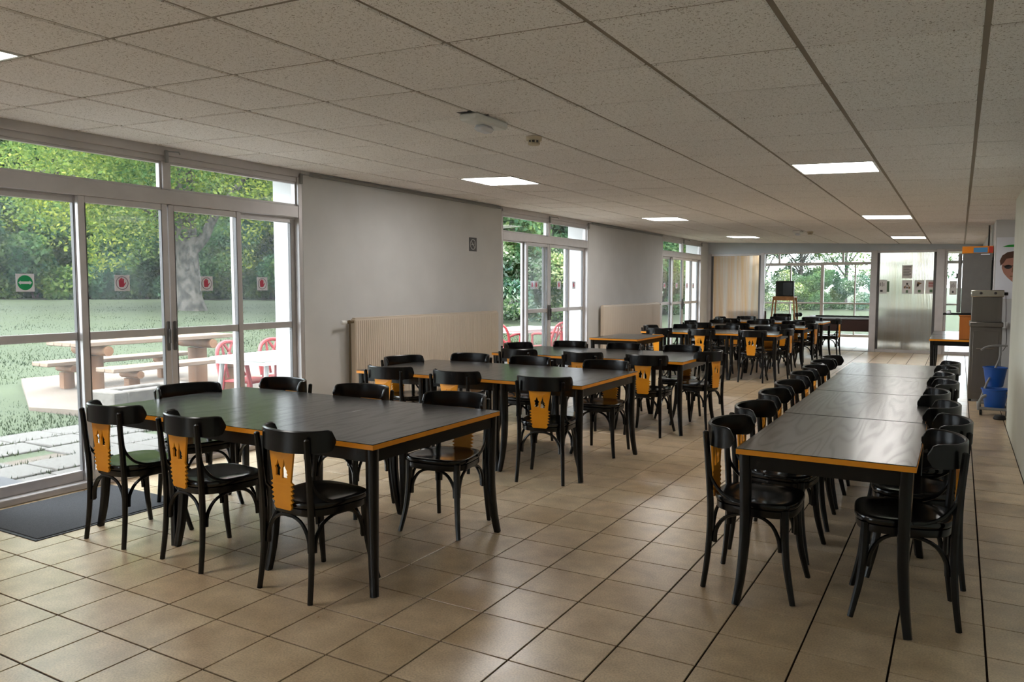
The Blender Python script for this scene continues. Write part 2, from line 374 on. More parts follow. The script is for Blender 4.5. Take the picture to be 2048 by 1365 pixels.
for j in range(-2, 28):
    MB().box((XL, CY+CP*j-.012, .004), (XR+.2, CY+CP*j+.012, .0155)).obj('ceiling_cross_tee', M_tee_shade, ceiling, False)
struct(MB().box((XL, Y0, -.002), (XR+.3, CY-2*CP, .01)).obj('ceiling_rear_field', M_ctile, ceiling), 'structure')
struct(MB().box((XL, YB+.1, .0), (2.2, YE, .012)).obj('back_room_ceiling', M_ctile, ceiling), 'structure')
LN = {(2, -1): 'nearest ceiling light, cut by the left edge of the photo', (7, 7): 'lit square ceiling panel above the long right table row', (2, 7): 'lit square ceiling panel above the first radiator wall',
      (2, 15): 'lit ceiling panel above the lone table by the second radiator', (7, 15): 'lit ceiling panel near the steel cabinet, middle of the right light row',
      (2, 23): 'farthest lit ceiling panel on the window side, before the glazed partition', (7, 23): 'farthest lit ceiling panel on the right, before the poster panel'}
for (i, j) in sorted(lights):
    L = thing('ceiling_light', LN[(i, j)], 'ceiling light', (0, 0, 0), 0, 'recessed ceiling light panels'); L.rotation_euler = CROT
    x, y = CX+CP*i+CP/2, CY+CP*j+CP/2; L.location = (x, y, cz(x)); h = CP/2-.01; w = .018
    f = MB()
    for lo, hi in (((-h, -h), (h, -h+w)), ((-h, h-w), (h, h)), ((-h, -h+w), (-h+w, h-w)), ((h-w, -h+w), (h, h-w))): f.box((*lo, -.004), (*hi, .012), .002)
    f.obj('frame', M_white, L); MB().box((-h+w, -h+w, .0), (h-w, h-w, .008)).obj('diffuser', M_led, L, False)

# left wall and its windows
WIN = [(-4.18, -1.22), (2.57, 5.53), (9.31, 12.25), (16.06, 18.98)]
wl = MB(); TX0 = XL-.40
prev = Y0
for a, b in WIN: wl.box((TX0, prev, -.1), (XL, a, 2.75)); wl.box((TX0, a, 2.60), (XL-.03, b, 2.75)); prev = b
wl.box((TX0, prev, -.1), (XL, YB+.06, 2.75)); wl.box((TX0, YB+.06, -.1), (XL, YE, 2.75))
struct(wl.obj('wall_left', M_wall, None, False))
struct(MB().box((XR, Y0, -.1), (XR+.12, 9.75, 2.6)).obj('wall_right', M_wallr, None, False))
struct(MB().box((XR+.12, 9.75-.12, -.1), (2.0, 9.75, 2.6)).box((2.0, 9.6, -.1), (2.12, 12.6, 2.6)).obj('wall_recess', M_wall, None, False))
struct(MB().box((.40, 12.55, -.1), (2.12, YB+.1, 2.6)).obj('wall_pier', M_wall, None, False))
struct(MB().box((XL-.1, Y0-.12, -.1), (XR+.1, Y0, 2.8)).obj('wall_rear', M_wall, None, False))
struct(MB().box((-6.35, Y0-.2, 2.75), (2.4, YE+.5, 2.98)).obj('roof', M_ext, None, False))
struct(MB().box((.5, YB+.1, -.1), (.62, YE, 2.75)).obj('wall_back_room', M_wall, None, False))

def hand_poly(s):
    pts = []
    for a, b in ((-.30, -.42), (.12, -.42), (.42, .02), (.36, .10), (.20, -.10), (.20, .42), (.12, .46), (.06, .42), (.05, .10), (.03, .52), (-.05, .56), (-.11, .52), (-.11, .10), (-.14, .48), (-.21, .50), (-.26, .46), (-.25, .06), (-.28, .34), (-.34, .36), (-.38, .32), (-.36, -.24)):
        pts.append((a*s, b*s))
    return pts
def sticker_mesh(kind):
    m = MB(); P = lambda a, b, t: (t, a, b); s = .062
    m.prism([(-s, -s), (s, -s), (s, s), (-s, s)], P, 0, .001, 0)
    n = 28; rr = .052
    if kind == 'arrow':
        m.prism([(rr*math.cos(2*math.pi*k/n), rr*math.sin(2*math.pi*k/n)) for k in range(n)], P, .001, .0016, 1)
        m.prism([(-.046, 0), (-.030, -.015), (-.030, -.008), (.030, -.008), (.030, -.015), (.046, 0), (.030, .015), (.030, .008), (-.030, .008), (-.030, .015)], P, .0016, .0022, 0)
    else:
        for k in range(n):
            a, b = 2*math.pi*k/n, 2*math.pi*(k+1)/n; r2 = .046
            m.prism([(rr*math.cos(a), rr*math.sin(a)), (rr*math.cos(b), rr*math.sin(b)), (r2*math.cos(b), r2*math.sin(b)), (r2*math.cos(a), r2*math.sin(a))], P, .001, .0016, 2)
        m.prism(hand_poly(.075), P, .001, .0018, 1)
    return m.mesh('sticker', [M_stwhite, M_stgreen if kind == 'arrow' else M_stred, M_stgrey])
ST_ARROW, ST_HAND = sticker_mesh('arrow'), sticker_mesh('hand')

def left_window(n, y0, y1, shift):
    root = sroot('window_%d' % n); xm = XL-.05
    f = MB()
    f.box((xm-.05, y0, .0), (xm+.05, y0+.05, 2.60), .004).box((xm-.05, y1-.05, .0), (xm+.05, y1, 2.60), .004)
    f.obj('jamb', M_alu, root)
    MB().box((xm-.07, y0+.05, 0), (xm+.06, y1-.05, .05), .006).obj('sill_track', M_alu, root)
    MB().box((xm-.06, y0+.05, 2.17), (xm+.05, y1-.05, 2.285), .005).box((xm-.055, y0+.05, 2.155), (xm-.0, y1-.05, 2.17)).obj('transom_bar', M_alu, root)
    MB().box((xm-.05, y0+.05, 2.515), (xm+.03, y1-.05, 2.60), .004).box((xm-.02, y0+.0, 2.56), (xm+.05, y1, 2.66), .004).obj('head_box', M_alu, root)
    ym = (y0+y1)/2
    MB().box((xm-.045, ym-.035, 2.285), (xm+.045, ym+.035, 2.515), .004).obj('transom_mullion', M_alu, root)
    for a, b in ((y0+.05, ym-.035), (ym+.035, y1-.05)):
        bd = MB(); w = .018
        for lo, hi in (((a, 2.285), (b, 2.285+w)), ((a, 2.515-w), (b, 2.515)), ((a, 2.285+w), (a+w, 2.515-w)), ((b-w, 2.285+w), (b, 2.515-w))): bd.box((xm-.02, *lo), (xm+.02, *hi))
        t = bd.obj('transom_light', M_alu, root, False)
        MB().box((xm-.003, a+w, 2.285+w), (xm+.003, b-w, 2.515-w)).obj('pane', M_glass, t, False)
    for yy in (ym-.01, y1-.02):
        MB().box((xm+.05, yy-.012, 2.50), (xm+.075, yy+.012, 2.60), .003).tube([(xm+.07, yy, 2.59), (xm+.19, yy+.02, 2.575), (xm+.20, yy+.022, 2.555)], .006, 6).obj('curtain_hook', M_greyp, root)
    w = (y1-y0-.1)/4; sw = .052
    for k in range(4):
        a = y0+.05+w*k-(.025 if k in (1, 3) else 0); b = y0+.05+w*(k+1)+(.025 if k in (0, 2) else 0)
        if k == 1: b = ym-.004
        if k == 2: a = ym+.004
        a += shift[k]; b += shift[k]
        x = xm+(.022 if k in (1, 2) else -.03); z0, z1 = .05, 2.17
        s = MB(); s.box((x-.02, a, z0), (x+.02, a+sw, z1), .004).box((x-.02, b-sw, z0), (x+.02, b, z1), .004)
        s.box((x-.018, a+sw, z0), (x+.018, b-sw, z0+.075), .004).box((x-.018, a+sw, z1-.05), (x+.018, b-sw, z1), .004).box((x-.018, a+sw, 1.105), (x+.018, b-sw, 1.165), .004)
        so = s.obj('sash', M_alu, root)
        gm = MB()
        for u in (a+sw, b-sw-.006): gm.box((x-.014, u, z0+.075), (x+.0195, u+.006, z1-.05))
        gm.obj('gasket', M_aludark, so, False)
        MB().box((x-.004, a+sw, z0+.075), (x+.004, b-sw, 1.105)).obj('lower_pane', M_glass, so, False)
        MB().box((x-.004, a+sw, 1.165), (x+.004, b-sw, z1-.05)).obj('upper_pane', M_glass, so, False)
        link('sticker', ST_ARROW if (k == 0 and n == 1) else ST_HAND, so, (x+.0045, (2.955, 3.644, 4.417, 5.075)[k]-2.57+y0+shift[k], 1.53))
        if k in (1, 2):
            yy = b-sw/2 if k == 1 else a+sw/2
            MB().box((x+.02, yy-.014, .98), (x+.034, yy+.014, 1.22), .005).box((x+.034, yy-.008, 1.04), (x+.05, yy+.008, 1.16), .004).obj('handle', M_aludark, so)
left_window(6, *WIN[0], (0, 0, 0, 0)); left_window(1, *WIN[1], (0, 0, 0, 0)); left_window(2, *WIN[2], (.66, 0, 0, 0)); left_window(3, *WIN[3], (0, 0, 0, 0))  # first one is added unseen behind the camera to bring in more daylight

# service conduits along the top of the wall
for n, (a, b) in enumerate(((5.62, 9.26), (12.35, 16.0))):
    z = cz(XL)-.03
    struct(MB().box((XL+.002, a, z-.018), (XL+.03, b, z+.012), .004).obj('trim_%d' % (n+1), M_greyp))

# glazed partition at the end of the room
PH = 2.33
wb = MB(); wb.box((XL, YB-.02, PH), (.40, YB+.1, 2.66)); struct(wb.obj('wall_back', M_header, None, False))
def bay(name, x0, x1, fro, dark_edges=True):
    root = sroot(name)
    fr = MB(); w = .05
    fr.box((x0, YB-.02, .0), (x1, YB+.06, .07), .004).box((x0, YB-.02, PH-.05), (x1, YB+.06, PH), .004); fr.obj('rail', M_alu, root)
    for a, b in ((x0, x0+w), (x1-w, x1)): MB().box((a, YB-.01, .07), (b, YB+.05, PH-.05), .004).obj('stile', M_aludark if dark_edges else M_alu, root)
    if fro is None: MB().box((x0+w, YB+.016, .07), (x1-w, YB+.022, PH-.05)).obj('pane', M_glass, root, False)
    else:
        m = MB(); n = int((x1-x0-2*w)/.03); xs = np.linspace(x0+w, x1-w, n*4+1); vs = []; fs = []
        for k, x in enumerate(xs):
            dy = .0025*math.sin(2*math.pi*k/4)
            for z in (.07, PH-.05): vs.append((x, YB+.02+dy, z))
        fs = [(2*k, 2*k+2, 2*k+3, 2*k+1) for k in range(len(xs)-1)]; m.add(vs, fs); m.obj('fluted_sheet', fro, root)
    return root
for n, (a, b) in enumerate(((XL, -5.50), (-4.27, -4.18), (-1.80, -1.66), (-.47, -.30), (.3, .4))):
    struct(MB().box((a, YB-.04, 0), (b, YB+.08, PH+.01), .006).obj('trim_%d' % (n+3), M_alu))
bay('door_1', -5.50, -4.27, M_frost1); bay('door_2', -1.66, -.47, M_frost2); bay('door_3', -.30, .30, None, False)
struct(MB().box((-4.18, YB-.02, 0), (-1.80, YB+.06, .012), .003).obj('trim_8', M_alu))
struct(MB().box((-4.18, YB-.02, PH-.03), (-1.80, YB+.06, PH+.0), .003).obj('trim_9', M_alu))

# garden front of the back room
def back_window(n, x0, x1):
    root = sroot('window_%d' % n); y = YE
    MB().box((x0, y-.05, 2.16), (x1, y+.05, 2.25), .005).obj('transom_bar', M_alu, root)
    MB().box((x0, y-.05, 2.53), (x1, y+.05, 2.80), .005).obj('head_box', M_alu, root)
    MB().box((x0, y-.05, 0), (x1, y+.05, .07), .005).obj('sill_track', M_alu, root)
    MB().box((x0, y-.03, .98), (x1, y+.03, 1.03), .004).obj('mid_rail', M_alu, root)
    n = max(2, round((x1-x0)/.93)); w = (x1-x0)/n
    for k in range(n+1):
        x = x0+w*k; h = .045 if k % 2 == 0 else .02
        MB().box((x-h, y-.04, .07), (x+h, y+.04, 2.16), .004).obj('mullion', M_alu, root)
        if k % 2: MB().box((x-.35-.03, y-.04, 2.25), (x-.35+.03, y+.04, 2.53), .004).obj('transom_mullion', M_alu, root)
    for k in range(n):
        a, b = x0+w*k+.02, x0+w*(k+1)-.02
        MB().box((a, y-.004, .07), (b, y+.004, .98)).obj('lower_pane', M_glass, root, False)
        MB().box((a, y-.004, 1.03), (b, y+.004, 2.16)).obj('upper_pane', M_glass, root, False)
        MB().box((a, y-.004, 2.25), (b, y+.004, 2.53)).obj('transom_pane', M_glass, root, False)
back_window(4, -5.5, -1.80); back_window(5, -1.78, .5)

# ------------------------------------------------------------------ tables
TW, TL, TZ = .748, 1.17, .75
def table_proto():
    t = thing('dining_table', '', 'table'); h, l = TW/2, TL/2
    MB().box((-h+.004, -l+.004, TZ-.026), (h-.004, l-.004, TZ-.004)).box((-h, -l, TZ-.004), (h, l, TZ), .001).obj('tabletop', M_top, t)
    e = MB(); w = .0032
    for lo, hi in (((-h, -l), (h, -l+w)), ((-h, l-w), (h, l)), ((-h, -l+w), (-h+w, l-w)), ((h-w, -l+w), (h, l-w))): e.box((*lo, TZ-.028), (*hi, TZ-.004))
    e.obj('edge_band', M_edge, t, False)
    a = MB(); b0, b1 = TZ-.095, TZ-.026
    a.box((-h+.05, -l+.02, b0), (h-.05, -l+.042, b1)).box((-h+.05, l-.042, b0), (h-.05, l-.02, b1)).box((-h+.02, -l+.05, b0), (-h+.042, l-.05, b1)).box((h-.042, -l+.05, b0), (h-.02, l-.05, b1))
    a.obj('apron', M_black, t, False)
    zs = [0, .05, .12, .2, .3, .42, .56, TZ-.027]; fl = [.026, .019, .010, .003, -.003, -.005, -.003, 0]; rd = [.0185, .0195, .021, .0225, .024, .0255, .027, .028]
    for sx in (-1, 1):
        for sy in (-1, 1):
            m = MB(); m.tube([(sx*f, sy*f, z) for z, f in zip(zs, fl)], rd, 12, sq=.45)
            m.obj('leg', M_black, t, loc=(sx*(h-.036), sy*(l-.036), 0))
    return t
# ------------------------------------------------------------------ chairs
def splat_mesh():
    c = D.curves.new('splat', 'CURVE'); c.dimensions = '2D'; c.fill_mode = 'BOTH'; c.extrude = .005
    def spl(pts):
        s = c.splines.new('POLY'); s.points.add(len(pts)-1); s.use_cyclic_u = True
        for p, q in zip(s.points, pts): p.co = (q[0], q[1], 0, 1)
    L = [(-.088, .722), (-.064, .57)]
    zz = .565
    for k in range(5): L += [(-.082+.0018*k, zz-.006), (-.063+.0018*k, zz-.015)]; zz -= .022
    L += [(-.064, .447), (-.056, .434), (-.050, .430)]
    spl(L+[(-x, z) for x, z in reversed(L)])
    spl([(-.042, .594), (-.008, .590), (-.008, .624), (.000, .634), (-.010, .642), (-.022, .674), (-.032, .646), (-.046, .638), (-.037, .626)])
    spl([(.006, .586), (.044, .586), (.038, .600), (.047, .604), (.038, .614), (.042, .622), (.031, .638), (.024, .680), (.014, .640), (.008, .634)])
    o = D.objects.new('splat', c); COL.objects.link(o); o.data.materials.append(M_yellow)
    bpy.context.view_layer.update(); me = D.meshes.new_from_object(o.evaluated_get(bpy.context.evaluated_depsgraph_get())); D.objects.remove(o)
    for v in me.vertices:
        x, z, t = v.co; v.co = (x, -.2255+t+(.745-z)*.04+1.0*x*x*max(0, (z-.5)/.245), z)
    me.name = 'splat'; return me
def chair_proto():
    t = thing('bentwood_chair', '', 'chair')
    # seat: dished plywood with rounded front, ring frame below
    n = 36; ring = []
    for k in range(n):
        a = 2*math.pi*k/n; c, s = math.cos(a), math.sin(a); e = .62
        x = .205*math.copysign(abs(c)**e, c); y = .205*math.copysign(abs(s)**e, s)
        x *= 1.0+.09*(y/.2)-.0; ring.append((x, y+.005))
    m = MB(); prof = [(.80, -.0), (.94, 0), (.985, .004), (1, .012), (1, .022), (.985, .029), (.95, .031), (.80, .027), (.55, .021), (.28, .018)]
    vs = [(x*f, y*f, .437+z) for f, z in prof for x, y in ring]; fs = [(i*n+k, i*n+(k+1) % n, (i+1)*n+(k+1) % n, (i+1)*n+k) for i in range(len(prof)-1) for k in range(n)]
    fs += [tuple(range(n-1, -1, -1)), tuple((len(prof)-1)*n+k for k in range(n))]
    m.add(vs, fs); m.obj('seat', M_seat, t)
    m = MB(); pr = [(.92, .400), (.955, .400), (.965, .405), (.965, .433), (.90, .437), (.90, .402)]
    vs = [(x*f, y*f, z) for f, z in pr for x, y in ring]; q = len(pr)
    m.add(vs, [(i*n+k, i*n+(k+1) % n, ((i+1) % q)*n+(k+1) % n, ((i+1) % q)*n+k) for i in range(q) for k in range(n)]); m.obj('seat_frame', M_black, t)
    for s in (-1, 1):
        P = smooth_path([(s*.186, -.222, 0), (s*.179, -.205, .14), (s*.173, -.195, .30), (s*.172, -.196, .45), (s*.176, -.208, .62), (s*.182, -.222, .785)], 3)
        m = MB(); m.tube(P+[P[-1]+Vector((0, 0, .006))], lerp([.0135, .0145, .016, .017, .0165, .0155, .0145], len(P))+[.008], 8); m.obj('rear_leg', M_black, t)
        P = smooth_path([(s*.206, .212, 0), (s*.193, .196, .07), (s*.179, .176, .17), (s*.171, .164, .28), (s*.168, .16, .36), (s*.168, .158, .44)], 3)
        m = MB(); m.tube(P, lerp([.0135, .0145, .0165, .018, .0195, .021, .022], len(P)), 8); m.obj('front_leg', M_black, t)
        P = smooth_path([(s*.180, -.205, .625), (s*.183, -.19, .56), (s*.19, -.145, .500), (s*.198, -.085, .470), (s*.203, -.03, .463)], 3)
        m = MB(); m.tube(P, .0085, 6); m.obj('back_brace', M_black, t)
        P = smooth_path([(s*.168, -.172, .235), (s*.169, -.165, .30), (s*.171, -.125, .362), (s*.173, -.06, .392), (s*.174, 0, .396), (s*.173, .055, .390), (s*.171, .105, .355), (s*.170, .136, .29), (s*.17, .143, .235)], 3)
        m = MB(); m.tube(P, lerp([.012, .011, .0095, .009, .009, .009, .0095, .011, .012], len(P)), 6); m.obj('side_brace', M_black, t)
    for y, nm in ((-.188, 'rear_brace'), (.156, 'front_brace')):
        P = smooth_path([(-.152, y, .235), (-.145, y, .30), (-.105, y*1.0, .362), (-.05, y, .390), (0, y, .394), (.05, y, .390), (.105, y, .362), (.145, y, .30), (.152, y, .235)], 3)
        m = MB(); m.tube(P, lerp([.012, .011, .0095, .009, .009, .009, .0095, .011, .012], len(P)), 6); m.obj(nm, M_black, t)
    # horseshoe top rail
    N = 36; vs = []; fs = []; th = .0085
    for k in range(N+1):
        u = -1+2*k/N; a = math.pi*.5*u*1.02
        x, y = .212*math.sin(a), -.075-.165*math.cos(a)**.75 if math.cos(a) > 0 else -.075
        tx, ty = .212*math.cos(a), .165*math.sin(a)*1.0; L = math.hypot(tx, ty); nx, ny = ty/L, -tx/L
        e = min(1, max(0, (abs(u)-.86)/.14)); q_ = 1-math.sqrt(max(0, 1-e*e)); top = .823-.046*q_; bot = .716+.040*q_
        for o, z in ((-th, bot), (-th, top-.006), (-th*.4, top), (th*.4, top), (th, top-.006), (th, bot)): vs.append((x+nx*o, y+ny*o, z))
    q = 6
    fs = [(k*q+i, k*q+(i+1) % q, (k+1)*q+(i+1) % q, (k+1)*q+i) for k in range(N) for i in range(q)]+[tuple(range(q-1, -1, -1)), tuple(N*q+i for i in range(q))]
    MB().add(vs, fs).obj('top_rail', M_black, t)
    link('splat', splat_mesh(), t)
    return t
TP0, CH0 = table_proto(), chair_proto(); used = {'t': False, 'c': False}
def table(x, y, label, group, rz=0):
    if not used['t']:
        used['t'] = True; o = TP0; o.location = (x, y, 0); o.rotation_euler = (0, 0, rz); o['label'] = label; o['group'] = group; return o
    return clone(TP0, (x, y, 0), rz, label, group)
def chair(x, y, deg, label, group):
    deg += random.uniform(-2.5, 2.5)
    if not used['c']:
        used['c'] = True; o = CH0; o.location = (x, y, 0); o.rotation_euler = (0, 0, R(deg)); o['label'] = label; o['group'] = group; return o
    return clone(CH0, (x, y, 0), R(deg), label, group)
POS = ['at the window end', 'in the middle', 'at the aisle end']
GR = [('the front table group', -2.39, 2.795), ('the second table group', -2.455, 5.285), ('the third table group', -2.37, 7.48), ('the nearest far table row', -2.44, 12.43), ('the middle far table row', -2.42, 14.72), ('the last far table row', -2.42, 16.98)]
for nm, xr, y0 in GR:
    for k in range(3): table(xr-TW*(2.5-k), y0+TL/2, 'black-topped table with yellow edge, %s of %s' % (POS[k][3:] if k != 1 else 'the middle one', nm), 'tables of '+nm)
table(-4.35, 11.0, 'black-topped yellow-edged table standing alone before the second radiator', 'single tables')
NEAR = {0: [(-4.27, 2.835, 0), (-3.55, 2.825, -4), (-2.77, 2.815, -2)], 1: [(-4.25, 5.315, 3), (-3.55, 5.315, 2), (-2.76, 5.315, 10)], 2: [(-4.20, 7.49, 2), (-3.43, 7.49, 2), (-2.72, 7.49, 0)]}
FAR = {0: [(-4.30, 3.905, 178), (-3.53, 3.905, 181), (-2.74, 3.895, 184)], 1: [(-4.27, 6.39, 180), (-3.58, 6.40, 178), (-2.78, 6.40, 180)], 2: [(-4.18, 8.54, 180), (-3.47, 8.54, 180), (-2.75, 8.54, 181)]}
HEAD = {0: [(-4.50, 3.44, -104)], 1: [(-4.58, 5.93, -108)], 2: [(-4.50, 8.07, -102)]}
for g_ in range(6):
    nm, xr, y0 = GR[g_]; grp = 'bentwood chairs of '+nm
    if g_ > 2:
        NEAR[g_] = [(xr-1.9, y0+.05, 3), (xr-1.17, y0+.04, -2), (xr-.37, y0+.03, 4)]; FAR[g_] = [(xr-1.85, y0+TL-.05, 180), (xr-1.1, y0+TL-.04, 178), (xr-.4, y0+TL-.05, 183)]
        HEAD[g_] = [(xr-2.15, y0+.6, -92)]
    for k, (x, y, a) in enumerate(NEAR[g_]): chair(x, y, a, 'black chair, back to camera, %s of %s' % (POS[k], nm), grp)
    for k, (x, y, a) in enumerate(FAR[g_]): chair(x, y, a, 'black chair facing camera across %s, %s' % (nm, POS[k]), grp)
    for x, y, a in HEAD[g_]: chair(x, y, a, 'black chair at the window head of %s, facing the aisle' % nm, grp)
    if g_ >= 2:
        x, y, a = [(-2.42, 8.17, 78), (xr-.12, y0+.62, 92), (xr-.10, y0+.60, 84), (xr+.02, y0+.62, 88)][g_-2]
        chair(x, y, a, 'black chair at the aisle head of %s, its yellow splat edge-on' % nm, grp)
ORD = ['nearest', 'second', 'third', 'fourth', 'fifth', 'sixth', 'seventh', 'farthest']
for k in range(4): table(-.504-.009*k, 3.592+TL/2+1.183*k, '%s black wood-grained table from the camera in the long right row' % ['first', 'second', 'third', 'fourth'][k], 'tables of the long right row')
LYS = [(3.92, -.84, 0), (4.53, -.86, -3), (5.17, -.87, 2), (5.72, -.88, -2), (6.40, -.90, 3), (6.98, -.90, 0), (7.52, -.92, -4), (8.03, -.90, 2)]
RYS = [(3.95, -.19, 4), (4.50, -.165, 2), (5.10, -.215, -3), (5.68, -.275, 0), (6.30, -.225, 4), (6.85, -.255, -2), (7.42, -.23, 2), (7.92, -.215, 0)]
for k in range(8):
    y, x, a = LYS[k]; chair(x, y, -90+a, '%s black chair along the left side of the long right table row' % ORD[k], 'chairs left of the long right row')
    y, x, a = RYS[k]; chair(x, y, 90+a, '%s black chair along the wall side of the long right table row' % ORD[k], 'chairs right of the long right row')

# ------------------------------------------------------------------ wall equipment
def radiator(y0, y1, z0, z1, label, valve_y, pipe):
    t = thing('radiator', label, 'radiator', (XL, y0, 0), 0, 'cream panel radiators')
    L = y1-y0; n = int(L/.033); p = L/n; x0, x1 = .05, .125; prof = []
    for k in range(n):
        for fx, fy in ((x1-.013, 0), (x1-.002, .18), (x1, .3), (x1, .7), (x1-.002, .82)): prof.append((fx, (k+fy)*p))
    prof.append((x1-.013, L)); vs = []; fs = []
    for x, y in prof: vs += [(x, y, z0+.02), (x, y, z1-.02)]
    q = len(prof); fs = [(2*k, 2*k+2, 2*k+3, 2*k+1) for k in range(q-1)]; m = MB().add(vs, fs)
    m.box((x0, 0, z0), (x1-.012, L, z1), .006); m.obj('panel', M_rad, t)
    MB().box((x0+.01, .01, z1), (x1-.02, L-.01, z1+.012), .003).obj('top_grille', M_rad, t)
    v = MB(); s = -1 if valve_y < 0 else 1; b = 0 if s < 0 else L
    v.tube([(.085, b, z1-.03), (.085, b+s*.06, z1-.03), (.085, b+s*.11, z1-.03)], [.014, .016, .014], 10).lathe([(.019, 0), (.021, .004), (.021, .014), (.0, .016)], (.085, b+s*.06-.008, z1-.03), 12, axis='x')
    v.obj('valve', M_brass, t)
    h = MB(); h.tube([(.085, b+s*.11, z1-.03), (.085, b+s*.16, z1-.03), (.085, b+s*.175, z1-.03)], [.02, .022, .016], 12); h.obj('valve_head', M_white, t)
    if pipe:
        MB().tube([(.085, b+s*.05, z1-.04), (.083, b+s*.05, z1-.2), (.07, b+s*.045, .4), (.07, b+s*.045, .02)], .008, 8).obj('pipe', M_brass, t)
    for yy in (.3, L-.3): MB().box((0, yy-.02, z0+.1), (x0, yy+.02, z1-.1)).obj('bracket', M_rad, t, False)
radiator(6.14, 9.03, .24, 1.165, 'long cream ribbed radiator on the wall beside the front windows', -1, True)
radiator(12.66, 15.62, .24, 1.165, 'cream ribbed radiator on the wall behind the lone table', 1, False)

t = thing('no_smoking_sign', 'small dark square no-smoking sign on the white left wall', 'sign', (XL, 8.575, 2.06))
P = lambda a, b, q: (q, a, b)
MB().prism([(-.09, -.09), (.09, -.09), (.09, .09), (-.09, .09)], P, 0, .004).obj('plate', M_signdark, t)
m = MB(); n = 28
for k in range(n):
    a, b = 2*math.pi*k/n, 2*math.pi*(k+1)/n
    m.prism([(.07*math.cos(a), .07*math.sin(a)), (.07*math.cos(b), .07*math.sin(b)), (.058*math.cos(b), .058*math.sin(b)), (.058*math.cos(a), .058*math.sin(a))], P, .004, .005)
m.prism([(-.05, .041), (-.041, .05), (.05, -.041), (.041, -.05)], P, .004, .0052)
m.prism([(-.04, -.008), (.02, -.008), (.02, .004), (-.04, .004)], P, .004, .0048).prism([(.024, -.008), (.034, -.008), (.034, .004), (.024, .004)], P, .004, .0048).prism([(.026, .010), (.036, .012), (.03, .03), (.022, .028)], P, .004, .0048)
m.obj('pictogram', M_signwhite, t)

def emergency(x, y, label):
    t = thing('emergency_light', label, 'emergency light', (x, y, cz(x)), 0, 'emergency ceiling lights'); t.rotation_euler = CROT
    MB().box((-.065, -.18, -.05), (.065, .18, -.003), .012).obj('housing', M_white, t)
    MB().box((-.04, -.065, -.088), (.04, .065, -.05), .018).obj('lens', M_stwhite, t)
    MB().box((-.07, -.20, -.003), (.07, .20, .0)).obj('dark_backing', M_ink, t, False)  # thin dark sheet, slightly larger than the housing
emergency(-2.53, 4.02, 'white emergency light unit on the ceiling above the front tables')
emergency(-2.6, 14.9, 'small far emergency light on the ceiling near the partition')
def detector(x, y, label):
    t = thing('smoke_detector', label, 'smoke detector', (x, y, cz(x)), 0, 'ceiling smoke detectors'); t.rotation_euler = CROT
    MB().lathe([(.052, -.030), (.055, -.004), (.048, -.002)], (0, 0, 0), 24).obj('base', mat_cream, t)
    m = MB(); m.lathe([(.036, -.038), (.036, -.030)], (0, 0, 0), 20); m.obj('vent_ring', M_ink, t)
    MB().lathe([(.001, -.062), (.034, -.060), (.042, -.054), (.042, -.046), (.034, -.044)], (0, 0, 0), 24).obj('cap', mat_cream, t)
    m = MB()
    for k in range(8):
        a = 2*math.pi*k/8; m.box((.036*math.cos(a)-.004, .036*math.sin(a)-.004, -.046), (.036*math.cos(a)+.004, .036*math.sin(a)+.004, -.030))
    m.obj('fin', mat_cream, t, False)
mat_cream = mat('cream_plastic', (206, 192, 168), .5)
detector(-2.55, 4.69, 'round cream smoke detector on the ceiling behind the nearer emergency light')
detector(-2.42, 15.1, 'tiny dark smoke detector beside the far emergency light')

t = thing('doormat', 'dark grey doormat on the tiles inside the front windows', 'mat', (0, 0, 0))
MB().box((-5.50, 2.45, 0), (-4.68, 3.42, .010), .004).obj('pile', M_mat, t)
MB().box((-5.52, 2.43, 0), (-4.66, 3.44, .005), .002).obj('border', M_rubber, t)

# posters on the glazed partition
def sheet(x0, x1, z0, z1, label, kind, y=YB-.003, base=None):
    t = thing('poster' if kind != 'notice' else 'notice', label, 'poster', ((x0+x1)/2, y, (z0+z1)/2), 0, 'sheets taped to the partition'); w, h = (x1-x0)/2, (z1-z0)/2
    Pz = lambda a, b, q: (a, -q, b)
    MB().prism([(-w, -h), (w, -h), (w, h), (-w, h)], Pz, 0, .0015).obj('paper', base or M_paper, t)
    m = MB(); Q = lambda a, b, c, d, mi: m.prism([(a*w, b*h), (c*w, b*h), (c*w, d*h), (a*w, d*h)], Pz, .0015, .002, mi)
    if kind == 'notice':
        for k in range(9): Q(-.75, .72-.17*k, .75-.3*(k % 3 == 2), .79-.17*k, 0)
    elif kind == 'plants':
        for a, b, s in ((0, .45, .18), (-.45, -.05, .2), (.45, -.1, .2), (0, -.1, .14), (-.2, .15, .1), (.2, .2, .1)): Q(a-s, b-s*.8, a+s, b+s*.8, 0 if a == 0 else 3)
        Q(-.22, -.85, .22, -.45, 2)
    elif kind == 'flag':
        m.prism([(-.5*w, -.1*h), (-.4*w, .75*h), (.5*w, .55*h), (-.1*w, .3*h)], Pz, .0015, .002, 3); Q(-.5, .1, -.1, .5, 0); Q(-.25, -.8, .3, -.4, 2)
    elif kind == 'table':
        for k in range(4): Q(-.5, .6-.22*k, .5, .72-.22*k, 1)
        Q(-.25, -.8, .3, -.4, 2)
    elif kind == 'sketch':
        for k in range(4): Q(-.6+.32*k, .1*(k % 2), -.5+.32*k, .5+.1*(k % 3), 0)
        Q(-.3, -.75, .2, -.45, 0)
    m.obj('print', [M_ink, M_inkred, M_inkgreen, M_inkbrown], t, False)
sheet(-1.66, -1.45, 1.35, 1.665, 'printed sheet taped at the left edge of the clear fluted panel', 'sketch')
sheet(-1.15, -.94, 1.695, 1.995, 'text notice taped above the row of three posters', 'notice')
